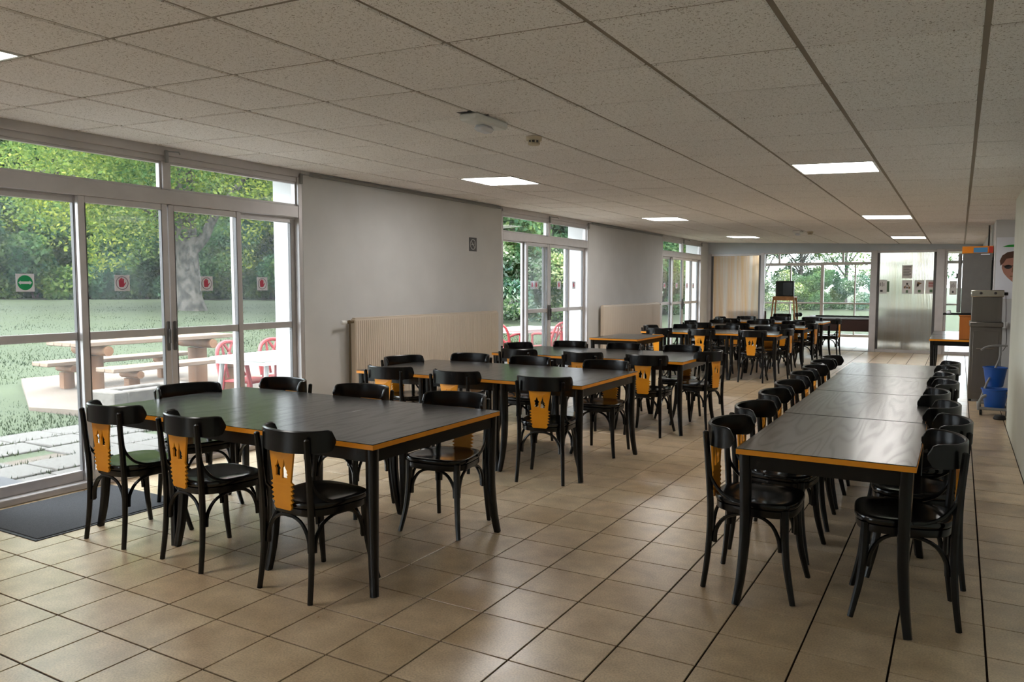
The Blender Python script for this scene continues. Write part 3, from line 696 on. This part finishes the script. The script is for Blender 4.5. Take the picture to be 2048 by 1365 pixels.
sheet(-1.14, -.935, 1.345, 1.655, 'poster with dark blots, leftmost of three below the text notice', 'plants')
sheet(-.895, -.69, 1.345, 1.655, 'poster with brown pennant shape, middle of the three', 'flag')
sheet(-.665, -.455, 1.35, 1.66, 'poster with red bars, rightmost of the three beside the frame', 'table')
sheet(-1.47, -1.40, 1.39, 1.63, 'narrow green sheet peeking out behind the left taped sheet', 'blank', YB+.005, M_inkgreen)
sheet(-.20, -.06, 1.33, 1.63, 'grey sheet taped to the clear end pane beside the grey fridge', 'sketch')

# ------------------------------------------------------------------ right-hand recess
for k, (y, lb) in enumerate(((13.25, 'yellow-edged black table under the orange box beside the pier'), (14.45, 'yellow-edged black table behind the orange box, against the right wall'))):
    table(.015, y, lb, 'tables beside the pier')
t = thing('storage_box', 'orange-brown wooden box on the black table under the grey fridge', 'box', (.2, 13.1, .75))
m = MB(); m.box((-.19, -.35, 0), (.195, -.335, .33), .003).box((-.19, .335, 0), (.195, .35, .33), .003).box((-.19, -.335, 0), (-.175, .335, .33), .003).box((.18, -.335, 0), (.195, .335, .33), .003); m.obj('side_board', M_orangebox, t)
MB().box((-.20, -.36, .33), (.197, .36, .345), .003).obj('lid', M_orangebox, t)
t = thing('serving_tray', 'flat black tray jutting out over the orange box', 'tray', (-.02, 12.95, 1.096))
MB().box((-.17, -.16, 0), (.18, .16, .006), .002).obj('base', M_blackm, t); m = MB(); m.box((-.18, -.17, 0), (-.17, .17, .022)).box((.18, -.17, 0), (.19, .17, .022)).box((-.17, -.17, 0), (.18, -.16, .022)).box((-.17, .16, 0), (.18, .17, .022)); m.obj('rim', M_blackm, t, False)
t = thing('glass_jar', 'small clear jar standing on the black tray', 'jar', (-.13, 12.93, 1.103))
MB().lathe([(.026, 0), (.03, .004), (.03, .04), (.024, .048)], n=16).obj('body', M_stwhite, t); MB().lathe([(.025, .048), (.025, .056), (.022, .058)], n=16).obj('lid', M_chrome, t)
t = thing('fridge', 'grey fridge standing high on the orange box by the pier', 'fridge', (.19, 13.12, 1.12))
MB().box((-.17, -.28, 0), (.19, .28, .86), .008).obj('body', M_fridge, t); MB().box((-.225, -.28, .01), (-.175, .28, .86), .008).obj('door', M_fridge, t)
MB().box((-.245, -.27, .50), (-.225, -.23, .58), .006).obj('handle', M_ink, t); MB().box((.05, -.285, .835), (.16, -.28, .85)).obj('badge', M_stwhite, t)
t = thing('toy_box', 'flat orange, blue and red cardboard box on top of the fridge', 'box', (.17, 13.0, 1.98))
MB().box((-.16, -.13, 0), (.22, .13, .10), .004).obj('carton', M_orange, t)
Pz = lambda a, b, q: (a, -.13-q, b)
MB().prism([(-.02, .01), (.15, .01), (.15, .08), (-.02, .08)], Pz, 0, .001).obj('blue_print', M_sky, t); MB().prism([(.165, .0), (.218, .01), (.218, .09), (.165, .095)], Pz, 0, .001).obj('red_print', M_redp, t)
t = thing('water_pipes', 'pair of thin vertical pipes on the wall behind the fridge', 'pipe', (.385, 13.6, 0))
for dx, m_, in ((0, M_white), (-.035, M_ink)): MB().tube([(dx, 0, 1.9), (dx, 0, 2.42)], .012, 8).obj('pipe', m_, t)
t = thing('black_locker', 'narrow black upright cabinet squeezed between fridge and pier', 'cabinet', (.352, 12.9, 0))
MB().box((.02-.05, -.05, 0), (.04, .3, 1.92), .006).obj('body', M_blackm, t); MB().box((-.025, -.056, .05), (.035, -.05, 1.88), .002).obj('door', M_black, t)

t = thing('steel_cabinet', 'tall stainless steel serving cabinet standing by the right wall recess', 'cabinet', (.31, 11.72, 0))
MB().box((-.175, 0, .03), (.18, .55, .98), .006).obj('lower_body', M_steel, t)
MB().box((-.185, -.012, .98), (.19, .56, 1.045), .008).obj('counter_rim', M_steel, t)
MB().box((-.165, .02, 1.045), (.17, .55, 1.37), .004).obj('upper_body', M_steel, t)
MB().box((-.18, -.008, 1.37), (.185, .56, 1.46), .008).obj('control_panel', M_chrome, t)
for x in (-.07, .09): MB().lathe([(.017, 0), (.015, .02), (.011, .022)], (x, -.008, 1.42), 16, axis='y').obj('knob', M_ink, t)
m = MB()
for x in (-.15, .155):
    for y in (.04, .5): m.tube([(x, y, 0), (x, y, .03)], .018, 10)
m.obj('foot', M_rubber, t); MB().box((-.14, -.006, .12), (.145, .0, .93), .004).obj('door', M_steel, t); MB().tube([(-.10, -.02, .70), (-.02, -.035, .705), (.10, -.02, .70)], .006, 8).obj('handle', M_chrome, t)
t = thing('power_cable', 'thin dark cable hanging beside the steel cabinet', 'cable', (.52, 11.9, 0))
MB().tube(smooth_path([(0, 0, 1.40), (.01, 0, 1.2), (.015, 0, 1.0), (.03, 0, .85), (.02, 0, .72), (-.01, 0, .66)], 4), .004, 6).obj('cord', M_ink, t); MB().box((-.02, -.02, 1.39), (.025, .02, 1.43), .004).obj('plug', M_ink, t)
tag(MB().box((.50, 12.53, .93), (.58, 12.55, 1.02), .004).obj('socket_box', M_white), 'white electrical box on the pier beside the steel cabinet', 'socket')
t = thing('wall_poster', 'portrait poster with green swoosh on the pier, half hidden', 'poster', (.635, 12.549, 1.76))
Pw = lambda a, b, q: (a, -q, b)
MB().prism([(-.22, -.42), (.25, -.42), (.25, .42), (-.22, .42)], Pw, 0, .002).obj('paper', M_stwhite, t)
def blob(cx, cy, rx, ry, n=18, a0=0): return [(cx+rx*math.cos(2*math.pi*k/n+a0), cy+ry*math.sin(2*math.pi*k/n+a0)) for k in range(n)]
m = MB(); m.prism([(-.165, .03), (-.175, .10), (-.15, .17), (-.09, .215), (0, .23), (.09, .215), (.14, .17), (.165, .08), (.15, .02), (.12, .09), (.06, .13), (-.02, .14), (-.10, .125), (-.13, .07)], Pw, .0024, .003, 1)
m.prism([(-.15, .0), (-.145, .10), (-.10, .15), (0, .165), (.10, .15), (.135, .09), (.135, -.02), (.10, -.11), (.03, -.185), (-.02, -.19), (-.08, -.13), (-.125, -.07)], Pw, .002, .0024, 0)
m.prism(blob(-.075, .015, .045, .028, 12), Pw, .003, .0034, 2).prism(blob(.045, .015, .045, .028, 12), Pw, .003, .0034, 2).prism([(-.14, .022), (.12, .022), (.12, .032), (-.14, .032)], Pw, .003, .0034, 2)
m.prism([(-.025, .01), (.01, -.06), (-.035, -.06)], Pw, .003, .0034, 3).prism([(-.055, -.108), (.02, -.104), (.015, -.12), (-.045, -.122)], Pw, .003, .0034, 3)
m.obj('portrait_print', [M_skin, M_hair, M_ink, M_inkbrown], t, False)
m = MB(); m.prism([(-.15, .29), (-.08, .315), (.02, .32), (.12, .30), (.22, .25), (.22, .22), (.10, .265), (.0, .285), (-.08, .285)], Pw, .002, .003); m.obj('swoosh_print', M_green, t, False)
t = thing('mop_trolley', 'grey framed trolley with blue buckets behind the right wall end', 'trolley', (.40, 10.75, 0))
for y, z, s in ((.13, .30, .9), (-.12, .07, 1)):
    b = MB(); b.lathe([(.085*s, 0), (.10*s, .01), (.135*s, .22), (.145*s, .225), (.145*s, .24), (.13*s, .235), (.095*s, .02), (.01, .015)], (0, y, z), 20); b.obj('bucket', M_blue, t)
fr = MB(); fr.tube(smooth_path([(-.16, -.26, .06), (-.16, -.24, .14), (-.11, -.2, .22), (.02, -.18, .26), (.12, -.18, .27)], 4), .018, 8).tube([(-.16, -.26, .08), (-.16, .28, .08)], .018, 8).tube([(.14, -.26, .08), (.14, .28, .08)], .018, 8).tube([(-.16, -.26, .08), (.14, -.26, .08)], .018, 8).tube([(-.16, .28, .08), (.14, .28, .08)], .018, 8)
fr.tube(smooth_path([(-.14, -.2, .2), (-.08, .0, .36), (.04, .2, .62), (.05, .26, .8)], 3), .012, 8).tube([(.05, .26, .08), (.05, .26, .8)], .012, 8); fr.obj('frame', M_greyp, t)
MB().tube(smooth_path([(-.15, .2, .73), (-.1, .22, .77), (0, .24, .79), (.12, .26, .79)], 3), .012, 8).obj('push_bar', M_greyp, t)
for x in (-.14, .12):
    for y in (-.24, .26): MB().lathe([(.01, -.014), (.04, -.012), (.04, .012), (.01, .014)], (x, y, .04), 16, axis='x').obj('wheel', M_rubber, t)
t = thing('door_stop', 'flat dark rubber disc on the tiles at the right wall end', 'door stop', (.44, 10.25, 0))
MB().lathe([(.06, 0), (.065, .01), (.05, .045), (.02, .05)], n=20).obj('rubber_dome', M_rubber, t)

# ------------------------------------------------------------------ back room
t = thing('television_stand', 'tall splayed pine stand under the old television', 'stand', (-3.95, 21.0, 0))
MB().box((-.27, -.22, 1.225), (.27, .22, 1.255), .004).obj('shelf_top', M_tvstand, t)
for sx in (-1, 1):
    for sy in (-1, 1): MB().tube([(sx*.34, sy*.24, 0), (sx*.25, sy*.18, 1.225)], [.017, .02], 8, sq=.4).obj('leg', M_tvstand, t)
m = MB(); m.box((-.25, -.19, 1.15), (.25, -.17, 1.225)).box((-.25, .17, 1.15), (.25, .19, 1.225)); m.obj('apron', M_tvstand, t, False)
t = thing('television', 'old black tube television on the tall stand, back room', 'television', (-3.92, 20.98, 1.256))
MB().box((-.225, -.2, 0), (.225, -.09, .40), .012).obj('front_bezel', M_blackm, t); MB().box((-.20, -.205, .03), (.20, -.195, .37), .01).obj('screen', M_screen, t)
m = MB(); m.add([(-.22, -.09, .01), (.22, -.09, .01), (.22, -.09, .39), (-.22, -.09, .39), (-.14, .22, .04), (.14, .22, .04), (.14, .22, .3), (-.14, .22, .3)], [(4, 5, 6, 7)[::-1], (0, 1, 5, 4), (1, 2, 6, 5), (2, 3, 7, 6), (3, 0, 4, 7)]); m.obj('tube_housing', M_tvbody, t, False)
t = thing('billiard_table', 'dark brown billiard table with pale rim in the back room', 'table', (-2.15, 21.3, 0))
MB().box((-1.22, -.62, .40), (1.22, .62, .70), .02).obj('body', M_walnut, t)
m = MB(); m.box((-1.27, -.67, .70), (1.27, -.55, .745), .012).box((-1.27, .55, .70), (1.27, .67, .745), .012).box((-1.27, -.55, .70), (-1.15, .55, .745), .012).box((1.15, -.55, .70), (1.27, .55, .745), .012); m.obj('rim', M_header, t)
MB().box((-1.15, -.55, .70), (1.15, .55, .712)).obj('cloth', M_cloth, t, False)
m = MB(); m.box((-1.15, -.55, .712), (1.15, -.515, .752), .008).box((-1.15, .515, .712), (1.15, .55, .752), .008); m.obj('cushion', M_blackm, t)
for sx in (-1, 1):
    for sy in (-1, 1): MB().box((sx*1.02-.07, sy*.46-.07, 0), (sx*1.02+.07, sy*.46+.07, .40), .01).obj('leg', M_walnut, t)
for x, y, a, lb in ((-4.33, 20.15, -60, 'black chair in the back room left of the television stand'), (-3.88, 20.22, 176, 'black chair in the back room before the television stand'), (-3.52, 21.3, -90, 'black chair at the left end of the billiard table')):
    chair(x, y, a, lb, 'chairs in the back room')
t = thing('low_sofa', 'dark grey sofa blurred behind the clear fluted panel', 'sofa', (-1.1, 22.4, 0))
MB().box((-.62, -.4, .08), (.62, .4, .44), .05).obj('seat', M_sofa, t); MB().box((-.62, .2, .40), (.62, .45, .92), .06).obj('backrest', M_sofa, t)
for x in (-.74, .56): MB().box((x, -.4, .08), (x+.18, .42, .64), .05).obj('armrest', M_sofa, t)
t = thing('low_bench', 'dark bench blurred behind the amber fluted panel', 'bench', (-4.95, 21.0, 0))
MB().box((-.5, -.2, .42), (.5, .2, .47), .01).obj('seat', M_walnut, t); MB().box((-.5, .17, .47), (.5, .2, .86), .01).obj('backrest', M_walnut, t)
for x in (-.44, .44):
    for y in (-.16, .16): MB().box((x-.025, y-.025, 0), (x+.025, y+.025, .42)).obj('leg', M_walnut, t, False)

# ------------------------------------------------------------------ outside: lawn, terrace, picnic corner
def gz(x, y):
    d = max(-x-5.98, y-YE-.3, 0) if True else 0
    return float(np.interp(d, [0, 2.6, 4, 10, 17, 30, 60, 150], [-.07, -.04, .03, .38, .76, .98, 1.15, 1.5]))
xs = np.concatenate([np.linspace(-120, -40, 17), np.linspace(-38, -5.9, 66), np.linspace(-5, 60, 20)]); ys = np.concatenate([np.linspace(-40, 0, 15), np.linspace(1, 60, 90), np.linspace(64, 140, 15)])
vs = [(x, y, gz(x, y)+(.02*math.sin(x*1.7)*math.cos(y*1.3) if (x < -8.8 or y > YE+2) else 0)) for y in ys for x in xs]; nx = len(xs)
fs = [(j*nx+i, j*nx+i+1, (j+1)*nx+i+1, (j+1)*nx+i) for j in range(len(ys)-1) for i in range(nx-1) if not (xs[i] > -6 and ys[j+1] < YE)]
lawn = struct(MB().add(vs, fs).obj('lawn', M_lawn))
pav = struct(MB().box((-8.5, -1.0, -.2), (-5.98, 14.5, -.055)).obj('terrace', M_soil, None, False))
x = -8.48
for i in range(5):
    for j in range(31):
        y = -1+.5*j+(.08 if i % 2 else 0); z = -.03+random.uniform(-.006, .006)
        if random.random() < .06: continue
        link('paving_slab', MB().box((.012, .012, -.03), (.488, .488, 0), .008).mesh('paving_slab', M_slab) if (i, j) == (0, 0) or 'slab_me' not in globals() else slab_me, pav, (x, y, z), (random.uniform(-.01, .01), random.uniform(-.01, .01), random.uniform(-.02, .02)))
        if 'slab_me' not in globals(): slab_me = pav.children[-1].data
    x += .5
struct(MB().add([(-8.3, 5.45, .035), (-8.25, 9.2, .04), (-11.3, 9.6, .20), (-11.5, 5.9, .20), (-9.6, 5.0, .06), (-8.3, 5.45, -.2), (-8.25, 9.2, -.2), (-11.3, 9.6, -.2), (-11.5, 5.9, -.2), (-9.6, 5.0, -.2)], [(0, 1, 2, 3, 4)[::-1], (0, 5, 6, 1), (1, 6, 7, 2), (2, 7, 8, 3), (3, 8, 9, 4), (4, 9, 5, 0)]).obj('picnic_pad', M_pad, None, False))
t = thing('doormat', 'outdoor dark doormat on the paving before the front windows', 'mat', (-6.3, 2.75, -.028)); MB().box((-.3, -.55, 0), (.3, .45, .012), .004).obj('pile', M_mat, t); MB().box((-.31, -.56, 0), (.31, .46, .006), .002).obj('border', M_rubber, t)

GP = .06
t = thing('picnic_table', 'heavy pale wooden picnic table on log legs outside', 'table', (-9.62, 6.6, GP), R(-1))
for k in range(4): MB().box((-.36+.182*k, -1.16, .70), (-.36+.182*k+.174, 1.16, .755), .008).obj('plank', M_wood, t)
for y in (-.78, .78):
    MB().tube([(0, y, -.1), (0, y, .56)], .12, 12, sq=.25).obj('leg', M_woodlog, t)
    MB().tube([(-.37, y, .63), (.37, y, .63)], .065, 10).obj('crossbeam', M_woodlog, t)
for s, xx, lb in ((1, -8.93, 'pale wooden bench on the near side of the picnic table'), (-1, -10.35, 'pale wooden bench on the far side of the picnic table')):
    b = thing('picnic_bench', lb, 'bench', (xx, 6.62, GP), R(-1), 'picnic benches')
    for k in range(2): MB().box((-.19+.194*k, -1.07, .40), (-.19+.194*k+.186, 1.07, .455), .008).obj('plank', M_wood, b)
    for y in (-.72, .72):
        MB().tube([(0, y, -.1), (0, y, .30)], .085, 10, sq=.25).obj('leg', M_woodlog, b)
        MB().tube([(-.19, y, .35), (.19, y, .35)], .05, 8).obj('crossbeam', M_woodlog, b)
t = thing('stone_barbecue', 'low pale stone barbecue block before the picnic table', 'barbecue', (-8.35, 5.6, .0))
m = MB(); m.box((-.24, -.48, -.1), (.24, -.30, .32), .015).box((-.24, .36, -.1), (.24, .62, .32), .015).box((.10, -.30, -.1), (.24, .36, .32), .015).box((-.24, -.30, -.1), (-.12, .36, .32), .015); m.obj('stone_wall', M_stone, t)
MB().box((-.12, -.30, .0), (.10, .36, .24)).obj('ash_bed', M_ash, t, False)
def plastic_chair():
    t = thing('garden_chair', '', 'chair')
    m = MB(); m.box((-.23, -.2, .40), (.23, .24, .425), .012); m.obj('seat', M_red, t)
    for sx in (-1, 1):
        MB().tube([(sx*.25, -.26, 0), (sx*.22, -.2, .42), (sx*.215, -.23, .6)], [.022, .026, .022], 8).obj('rear_leg', M_red, t)
        MB().tube([(sx*.26, .25, 0), (sx*.235, .21, .4), (sx*.26, .18, .64)], [.022, .028, .022], 8).obj('front_leg', M_red, t)
        MB().tube(smooth_path([(sx*.225, -.25, .62), (sx*.27, -.1, .66), (sx*.275, .1, .66), (sx*.255, .2, .62)], 3), .024, 8).obj('armrest', M_red, t)
    P = smooth_path([(-.235, -.22, .43), (-.23, -.27, .62), (-.19, -.31, .78), (-.08, -.335, .855), (.08, -.335, .855), (.19, -.31, .78), (.23, -.27, .62), (.235, -.22, .43)], 4)
    m = MB(); m.tube(P, .024, 8); m.obj('back_frame', M_red, t)
    m = MB()
    for a, b in ((-.2, .06), (.2, -.06), (-.1, -.1), (.1, .1)): m.tube([(a, -.235, .44), ((a+b)/2, -.28, .63), (b, -.325, .84)], .016, 6)
    m.obj('back_slat', M_red, t)
    return t
def plastic_table(x, y, z, rz, label):
    t = thing('garden_table', label, 'table', (x, y, z), rz, 'white garden tables')
    MB().box((-.42, -.68, .70), (.42, .68, .735), .012).obj('top', M_pwhite, t); m = MB(); m.box((-.38, -.62, .655), (.38, -.60, .70)).box((-.38, .60, .655), (.38, .62, .70)).box((-.38, -.60, .655), (-.36, .60, .70)).box((.36, -.60, .655), (.38, .60, .70)); m.obj('skirt', M_pwhite, t, False)
    for sx in (-1, 1):
        for sy in (-1, 1): MB().tube([(sx*.38, sy*.62, 0), (sx*.34, sy*.56, .69)], [.022, .03], 8).obj('leg', M_greyp, t)
plastic_table(-7.03, 6.55, -.03, R(3), 'white garden table right of the picnic bench, past the front windows')
plastic_table(-7.45, 13.3, -.04, R(-8), 'white garden table seen through the second windows')
pc = plastic_chair(); first = True
for x, y, a, lb in ((-7.36, 6.38, -82, 'red plastic chair at the left side of the nearer white garden table'), (-7.34, 6.98, -98, 'red plastic chair behind the nearer white garden table'), (-7.0, 7.55, 170, 'red plastic chair at the far end of the nearer garden table'),
        (-7.35, 12.35, 5, 'red plastic chair at the near end of the farther garden table'), (-6.75, 13.0, 80, 'red plastic chair on the house side of the farther garden table'), (-6.62, 13.85, 100, 'red plastic chair half behind the white reveal of the second windows'), (-8.2, 13.4, -90, 'red plastic chair on the lawn side of the farther garden table')):
    if first: pc.location = (x, y, -.03); pc.rotation_euler = (0, 0, R(a)); pc['label'] = lb; pc['group'] = 'red garden chairs'; first = False
    else: clone(pc, (x, y, -.035), R(a), lb, 'red garden chairs')

# grass blades near the house (uncountable)
def blades(name, pts, hmin, hmax):
    n = len(pts); a = RNG.uniform(0, 6.28, n); h = RNG.uniform(hmin, hmax, n); w = RNG.uniform(.004, .009, n); lean = RNG.uniform(0, .6, n)*h; b = RNG.uniform(0, 6.28, n)
    V = np.zeros((n, 3, 3)); V[:, 0] = pts; V[:, 1] = pts; V[:, 2] = pts
    V[:, 0, 0] -= w*np.cos(a); V[:, 0, 1] -= w*np.sin(a); V[:, 1, 0] += w*np.cos(a); V[:, 1, 1] += w*np.sin(a); V[:, 2, 2] += h; V[:, 2, 0] += lean*np.cos(b); V[:, 2, 1] += lean*np.sin(b)
    return fast_mesh(name, V.reshape(-1, 3), n, 3)
def fast_mesh(name, V, nf, k):
    me = D.meshes.new(name); me.vertices.add(len(V)); me.vertices.foreach_set('co', V.astype(np.float32).ravel())
    me.loops.add(nf*k); me.loops.foreach_set('vertex_index', np.arange(nf*k, dtype=np.int32)); me.polygons.add(nf)
    me.polygons.foreach_set('loop_start', np.arange(0, nf*k, k, dtype=np.int32)); me.update(calc_edges=True); return me
pts = []
while len(pts) < 60000:
    x, y = -8.4-RNG.exponential(4.5), RNG.uniform(1.5, 22)
    if -11.6 < x and 5.2 < y < 9.5: continue
    if x < -30: continue
    pts.append((x, y, gz(x, y)-.01))
for k in range(2500): pts.append((RNG.choice(np.arange(-8.48, -6.4, .5))+RNG.normal(0, .03), RNG.uniform(3.2, 8), -.05))
me = blades('grass_blades', np.array(pts), .02, .055); me.materials.append(M_blade); go = link('grass_blades', me); struct(go, 'stuff'); tag(go, 'short green grass blades growing on the lawn outside', 'grass')

# ------------------------------------------------------------------ trees
def leaf_cloud(name, lobes, n, size, m):
    w = np.array([l[3]**2 for l in lobes], float); w /= w.sum(); ci = RNG.choice(len(lobes), n, p=w); L = np.array(lobes, float)
    d = RNG.normal(size=(n, 3)); d /= np.linalg.norm(d, axis=1)[:, None]; r = L[ci, 3]*(RNG.uniform(.25, 1, n)**.45); sz = L[ci, 4] if L.shape[1] > 4 else np.ones(n)
    c = L[ci, :3]+d*r[:, None]*np.stack([np.ones(n), np.ones(n), sz], 1)
    nrm = RNG.normal(size=(n, 3))+np.array([0, 0, .9]); nrm /= np.linalg.norm(nrm, axis=1)[:, None]
    t = np.cross(nrm, RNG.normal(size=(n, 3))); t /= np.linalg.norm(t, axis=1)[:, None]; b = np.cross(nrm, t); s = RNG.uniform(.6, 1.3, n)[:, None]*size
    V = np.stack([c-t*s, c+b*s*.55, c+t*s, c-b*s*.55], 1); me = fast_mesh(name, V.reshape(-1, 3), n, 4); me.materials.append(m); return me
def lobes(rx, rz, cz_, n, low=0):
    out = []
    for _ in range(n):
        a = RNG.uniform(0, 6.28); q = RNG.uniform(.2, 1)**.5; h = RNG.uniform(-1, 1)
        k = math.sqrt(max(.05, 1-h*h)); out.append((rx*q*k*math.cos(a), rx*q*k*math.sin(a), cz_+rz*h, RNG.uniform(.28, .45)*rx, .8))
    return out
CR = {'B': leaf_cloud('crown', lobes(4.2, 5.2, 7.0, 26), 40000, .115, M_leafB), 'C': leaf_cloud('crown', lobes(4.0, 4.8, 6.4, 24), 40000, .115, M_leafC),
      'A': leaf_cloud('crown', lobes(3.8, 4.4, 6.2, 22), 36000, .11, M_leafA), 'D': leaf_cloud('crown', lobes(3.4, 4.6, 6.0, 18), 2000, .16, M_leafD),
      'H': leaf_cloud('foliage', lobes(2.6, 1.7, 1.7, 18), 22000, .095, M_leafC), 'I': leaf_cloud('foliage', lobes(2.4, 1.5, 1.5, 16), 20000, .095, M_leafB), 'J': leaf_cloud('foliage', lobes(2.2, 1.6, 1.6, 12), 6500, .09, M_leafD)}
tm = MB(); tm.tube(smooth_path([(0, 0, -.4), (.05, 0, 1.5), (-.05, .1, 3.5), (.1, 0, 6), (0, 0, 8)], 3), lerp([.34, .24, .2, .15, .06], 13), 9)
for a in range(5):
    q = a*1.3; tm.tube([(0, 0, 3+a*.5), (1.2*math.cos(q), 1.2*math.sin(q), 4.4+a*.6), (2.4*math.cos(q), 2.4*math.sin(q), 5.6+a*.6)], [.12, .08, .03], 6)
TRK = tm.mesh('trunk', M_bark)
ADJ = {'A': 'bright yellow-green', 'B': 'mid-green', 'C': 'dark bluish-green', 'D': 'pale blossoming', 'H': 'dark green', 'I': 'mid-green', 'J': 'pale blossoming'}
def tree(kind, az, r, s, rz, label):
    x, y = -r*math.sin(R(az)), r*math.cos(R(az)); z = gz(x, y)
    t = thing('tree', label, 'tree', (x, y, z-.05), rz, 'trees beyond the lawn'); t.scale = (s, s, s); link('crown', CR[kind], t); link('trunk', TRK, t)
def shrub(kind, az, r, s, rz, label):
    x, y = -r*math.sin(R(az)), r*math.cos(R(az))
    t = thing('shrub', label, 'shrub', (x, y, gz(x, y)-.1), rz, 'shrubs along the lawn edge'); t.scale = (s, s, s*1.05); link('foliage', CR[kind], t)
    m = MB()
    for k in range(4): m.tube([(0, 0, -.1), (.5*math.cos(k*1.6), .5*math.sin(k*1.6), 1.2)], [.05, .02], 5)
    m.obj('stems', M_bark, t)
WORDS = ['left of the green arrow sticker', 'right behind the green arrow sticker', 'behind the first sash stile', 'left of the big trunk', 'directly behind the big trunk', 'right of the big trunk', 'behind the right sash', 'by the front window reveal']
kinds = ['B', 'C', 'B', 'A', 'C', 'B', 'C', 'B']
for k in range(8):
    az = 66.5-2.9*k; tree(kinds[k], az, 47+2.5*math.sin(k*2.1), 1.25+.12*math.sin(k*1.7), k*1.1, '%s tree at the lawn edge, %s' % (ADJ[kinds[k]], WORDS[k]))
    shrub('H' if k % 2 else 'I', az+1.2, 41.5, 1.15+.1*math.sin(k), k*.9, '%s shrub low on the lawn edge, %s' % (ADJ['H' if k % 2 else 'I'], WORDS[k]))
for k in range(8): shrub('I' if k % 2 else 'H', 66.2-2.9*k, 43.6, 1.1, k*1.3+.4, '%s shrub in the second hedge row, %s' % (ADJ['I' if k % 2 else 'H'], WORDS[k]))
for k in range(8):   # second, deeper rank closes the sky gaps
    tree('C' if k % 2 else 'B', 65-2.9*k, 56, 1.55, k*2.3, '%s tall tree in the deeper rank, %s' % (ADJ['C' if k % 2 else 'B'], WORDS[k]))
for k, (az, r, s, kd) in enumerate(((34.5, 30, 1.0, 'B'), (31.0, 33, 1.05, 'A'), (27.6, 31, 1.0, 'B'), (24.6, 34, 1.1, 'B'), (20.6, 38, 1.1, 'B'), (17.6, 40, 1.1, 'C'), (29, 44, 1.5, 'C'), (23.5, 46, 1.5, 'B'), (18.5, 50, 1.5, 'B'))):
    tree(kd, az, r, s, k*1.9, '%s tree seen through %s, %s' % (ADJ[kd], 'the second windows' if az > 22 else 'the third windows', ['leftmost', 'left of the open sash', 'in the middle', 'by the white reveal', 'left one', 'right one', 'deep left', 'deep right', 'deepest'][k]))
for k, (az, r) in enumerate(((32.5, 28), (29.5, 29), (26.0, 30), (19.5, 36))): shrub('J' if k < 2 else 'I', az, r, .9, k, '%s shrub on the lawn seen through the %s windows, %s' % (ADJ['J' if k < 2 else 'I'], 'second' if k < 3 else 'third', ['leftmost', 'middle', 'rightmost', 'alone'][k]))
for k, (az, r, s, kd) in enumerate(((14.4, 43, .52, 'D'), (12.0, 41, .5, 'D'), (9.6, 44, .46, 'B'), (6.8, 42, .45, 'D'), (4.4, 41, .42, 'D'), (1.8, 43, .5, 'D'))):
    tree(kd, az, r, s, k*1.3, '%s tree beyond the back room windows, %s' % (ADJ[kd], ['behind the amber panel', 'behind the television', 'right of the television', 'centre of the right lights', 'beside the poster panel', 'behind the poster panel'][k]))
for k, az in enumerate((13, 10.4, 8, 5.6, 3.2)): shrub('J' if k != 2 else 'I', az, 38, .5, k*1.7, '%s shrub beyond the back room windows, number %s from the left' % (ADJ['J' if k != 2 else 'I'], ['one', 'two', 'three', 'four', 'five'][k]))
# the big lawn tree
az, r = 52.85, 28.2; bx, by = -r*math.sin(R(az)), r*math.cos(R(az))
t = thing('lawn_tree', 'large old tree with thick grey trunk standing on the lawn', 'tree', (bx, by, gz(bx, by)-.05))
m = MB(); m.tube(smooth_path([(0, 0, -.3), (.0, 0, .05), (-.02, 0, .5), (-.05, 0, 1.4), (-.12, 0, 2.4), (-.1, 0, 3.6), (.1, 0, 6)], 3), lerp([.75, .56, .42, .38, .37, .33, .25], 19), 14)
ox, oy = math.cos(R(az)), math.sin(R(az))   # lateral direction as seen from the room
m.tube(smooth_path([(0, 0, 1.9), (.5*ox, .5*oy, 2.5), (.9*ox, .9*oy, 3.3), (2.2*ox, 2.2*oy, 5)], 3), lerp([.2, .18, .14, .08], 10), 9)
m.tube(smooth_path([(0, 0, 2.4), (-1.5*ox, -1.5*oy, 3.6), (-4*ox, -4*oy, 4.4), (-6*ox, -6*oy, 4.2)], 3), lerp([.18, .14, .1, .04], 10), 9)
m.obj('trunk', M_bark, t)
lb = lobes(7.2, 4.2, 8.0, 46)
for a, b, z, q in ((-2.2, -.8, 2.0, .9), (-1.6, -.2, 3.0, 1.2), (-3.6, -.6, 3.4, 1.3), (-5.2, 0, 3.6, 1.4), (1.7, -.6, 2.9, .8), (1.6, .2, 1.8, .6), (3.0, 0, 3.6, 1.3), (0, 0, 4.3, 1.4), (-7.2, .4, 3.9, 1.5), (4.8, .2, 4.2, 1.5), (-2.9, -1, 1.5, .55), (-9, 0, 4.2, 1.5), (-6.0, -.5, 2.9, .8)):
    lb.append((a*ox-b*oy, a*oy+b*ox, z, q, .8))
link('crown', leaf_cloud('crown', lb, 130000, .07, M_leafA), t)
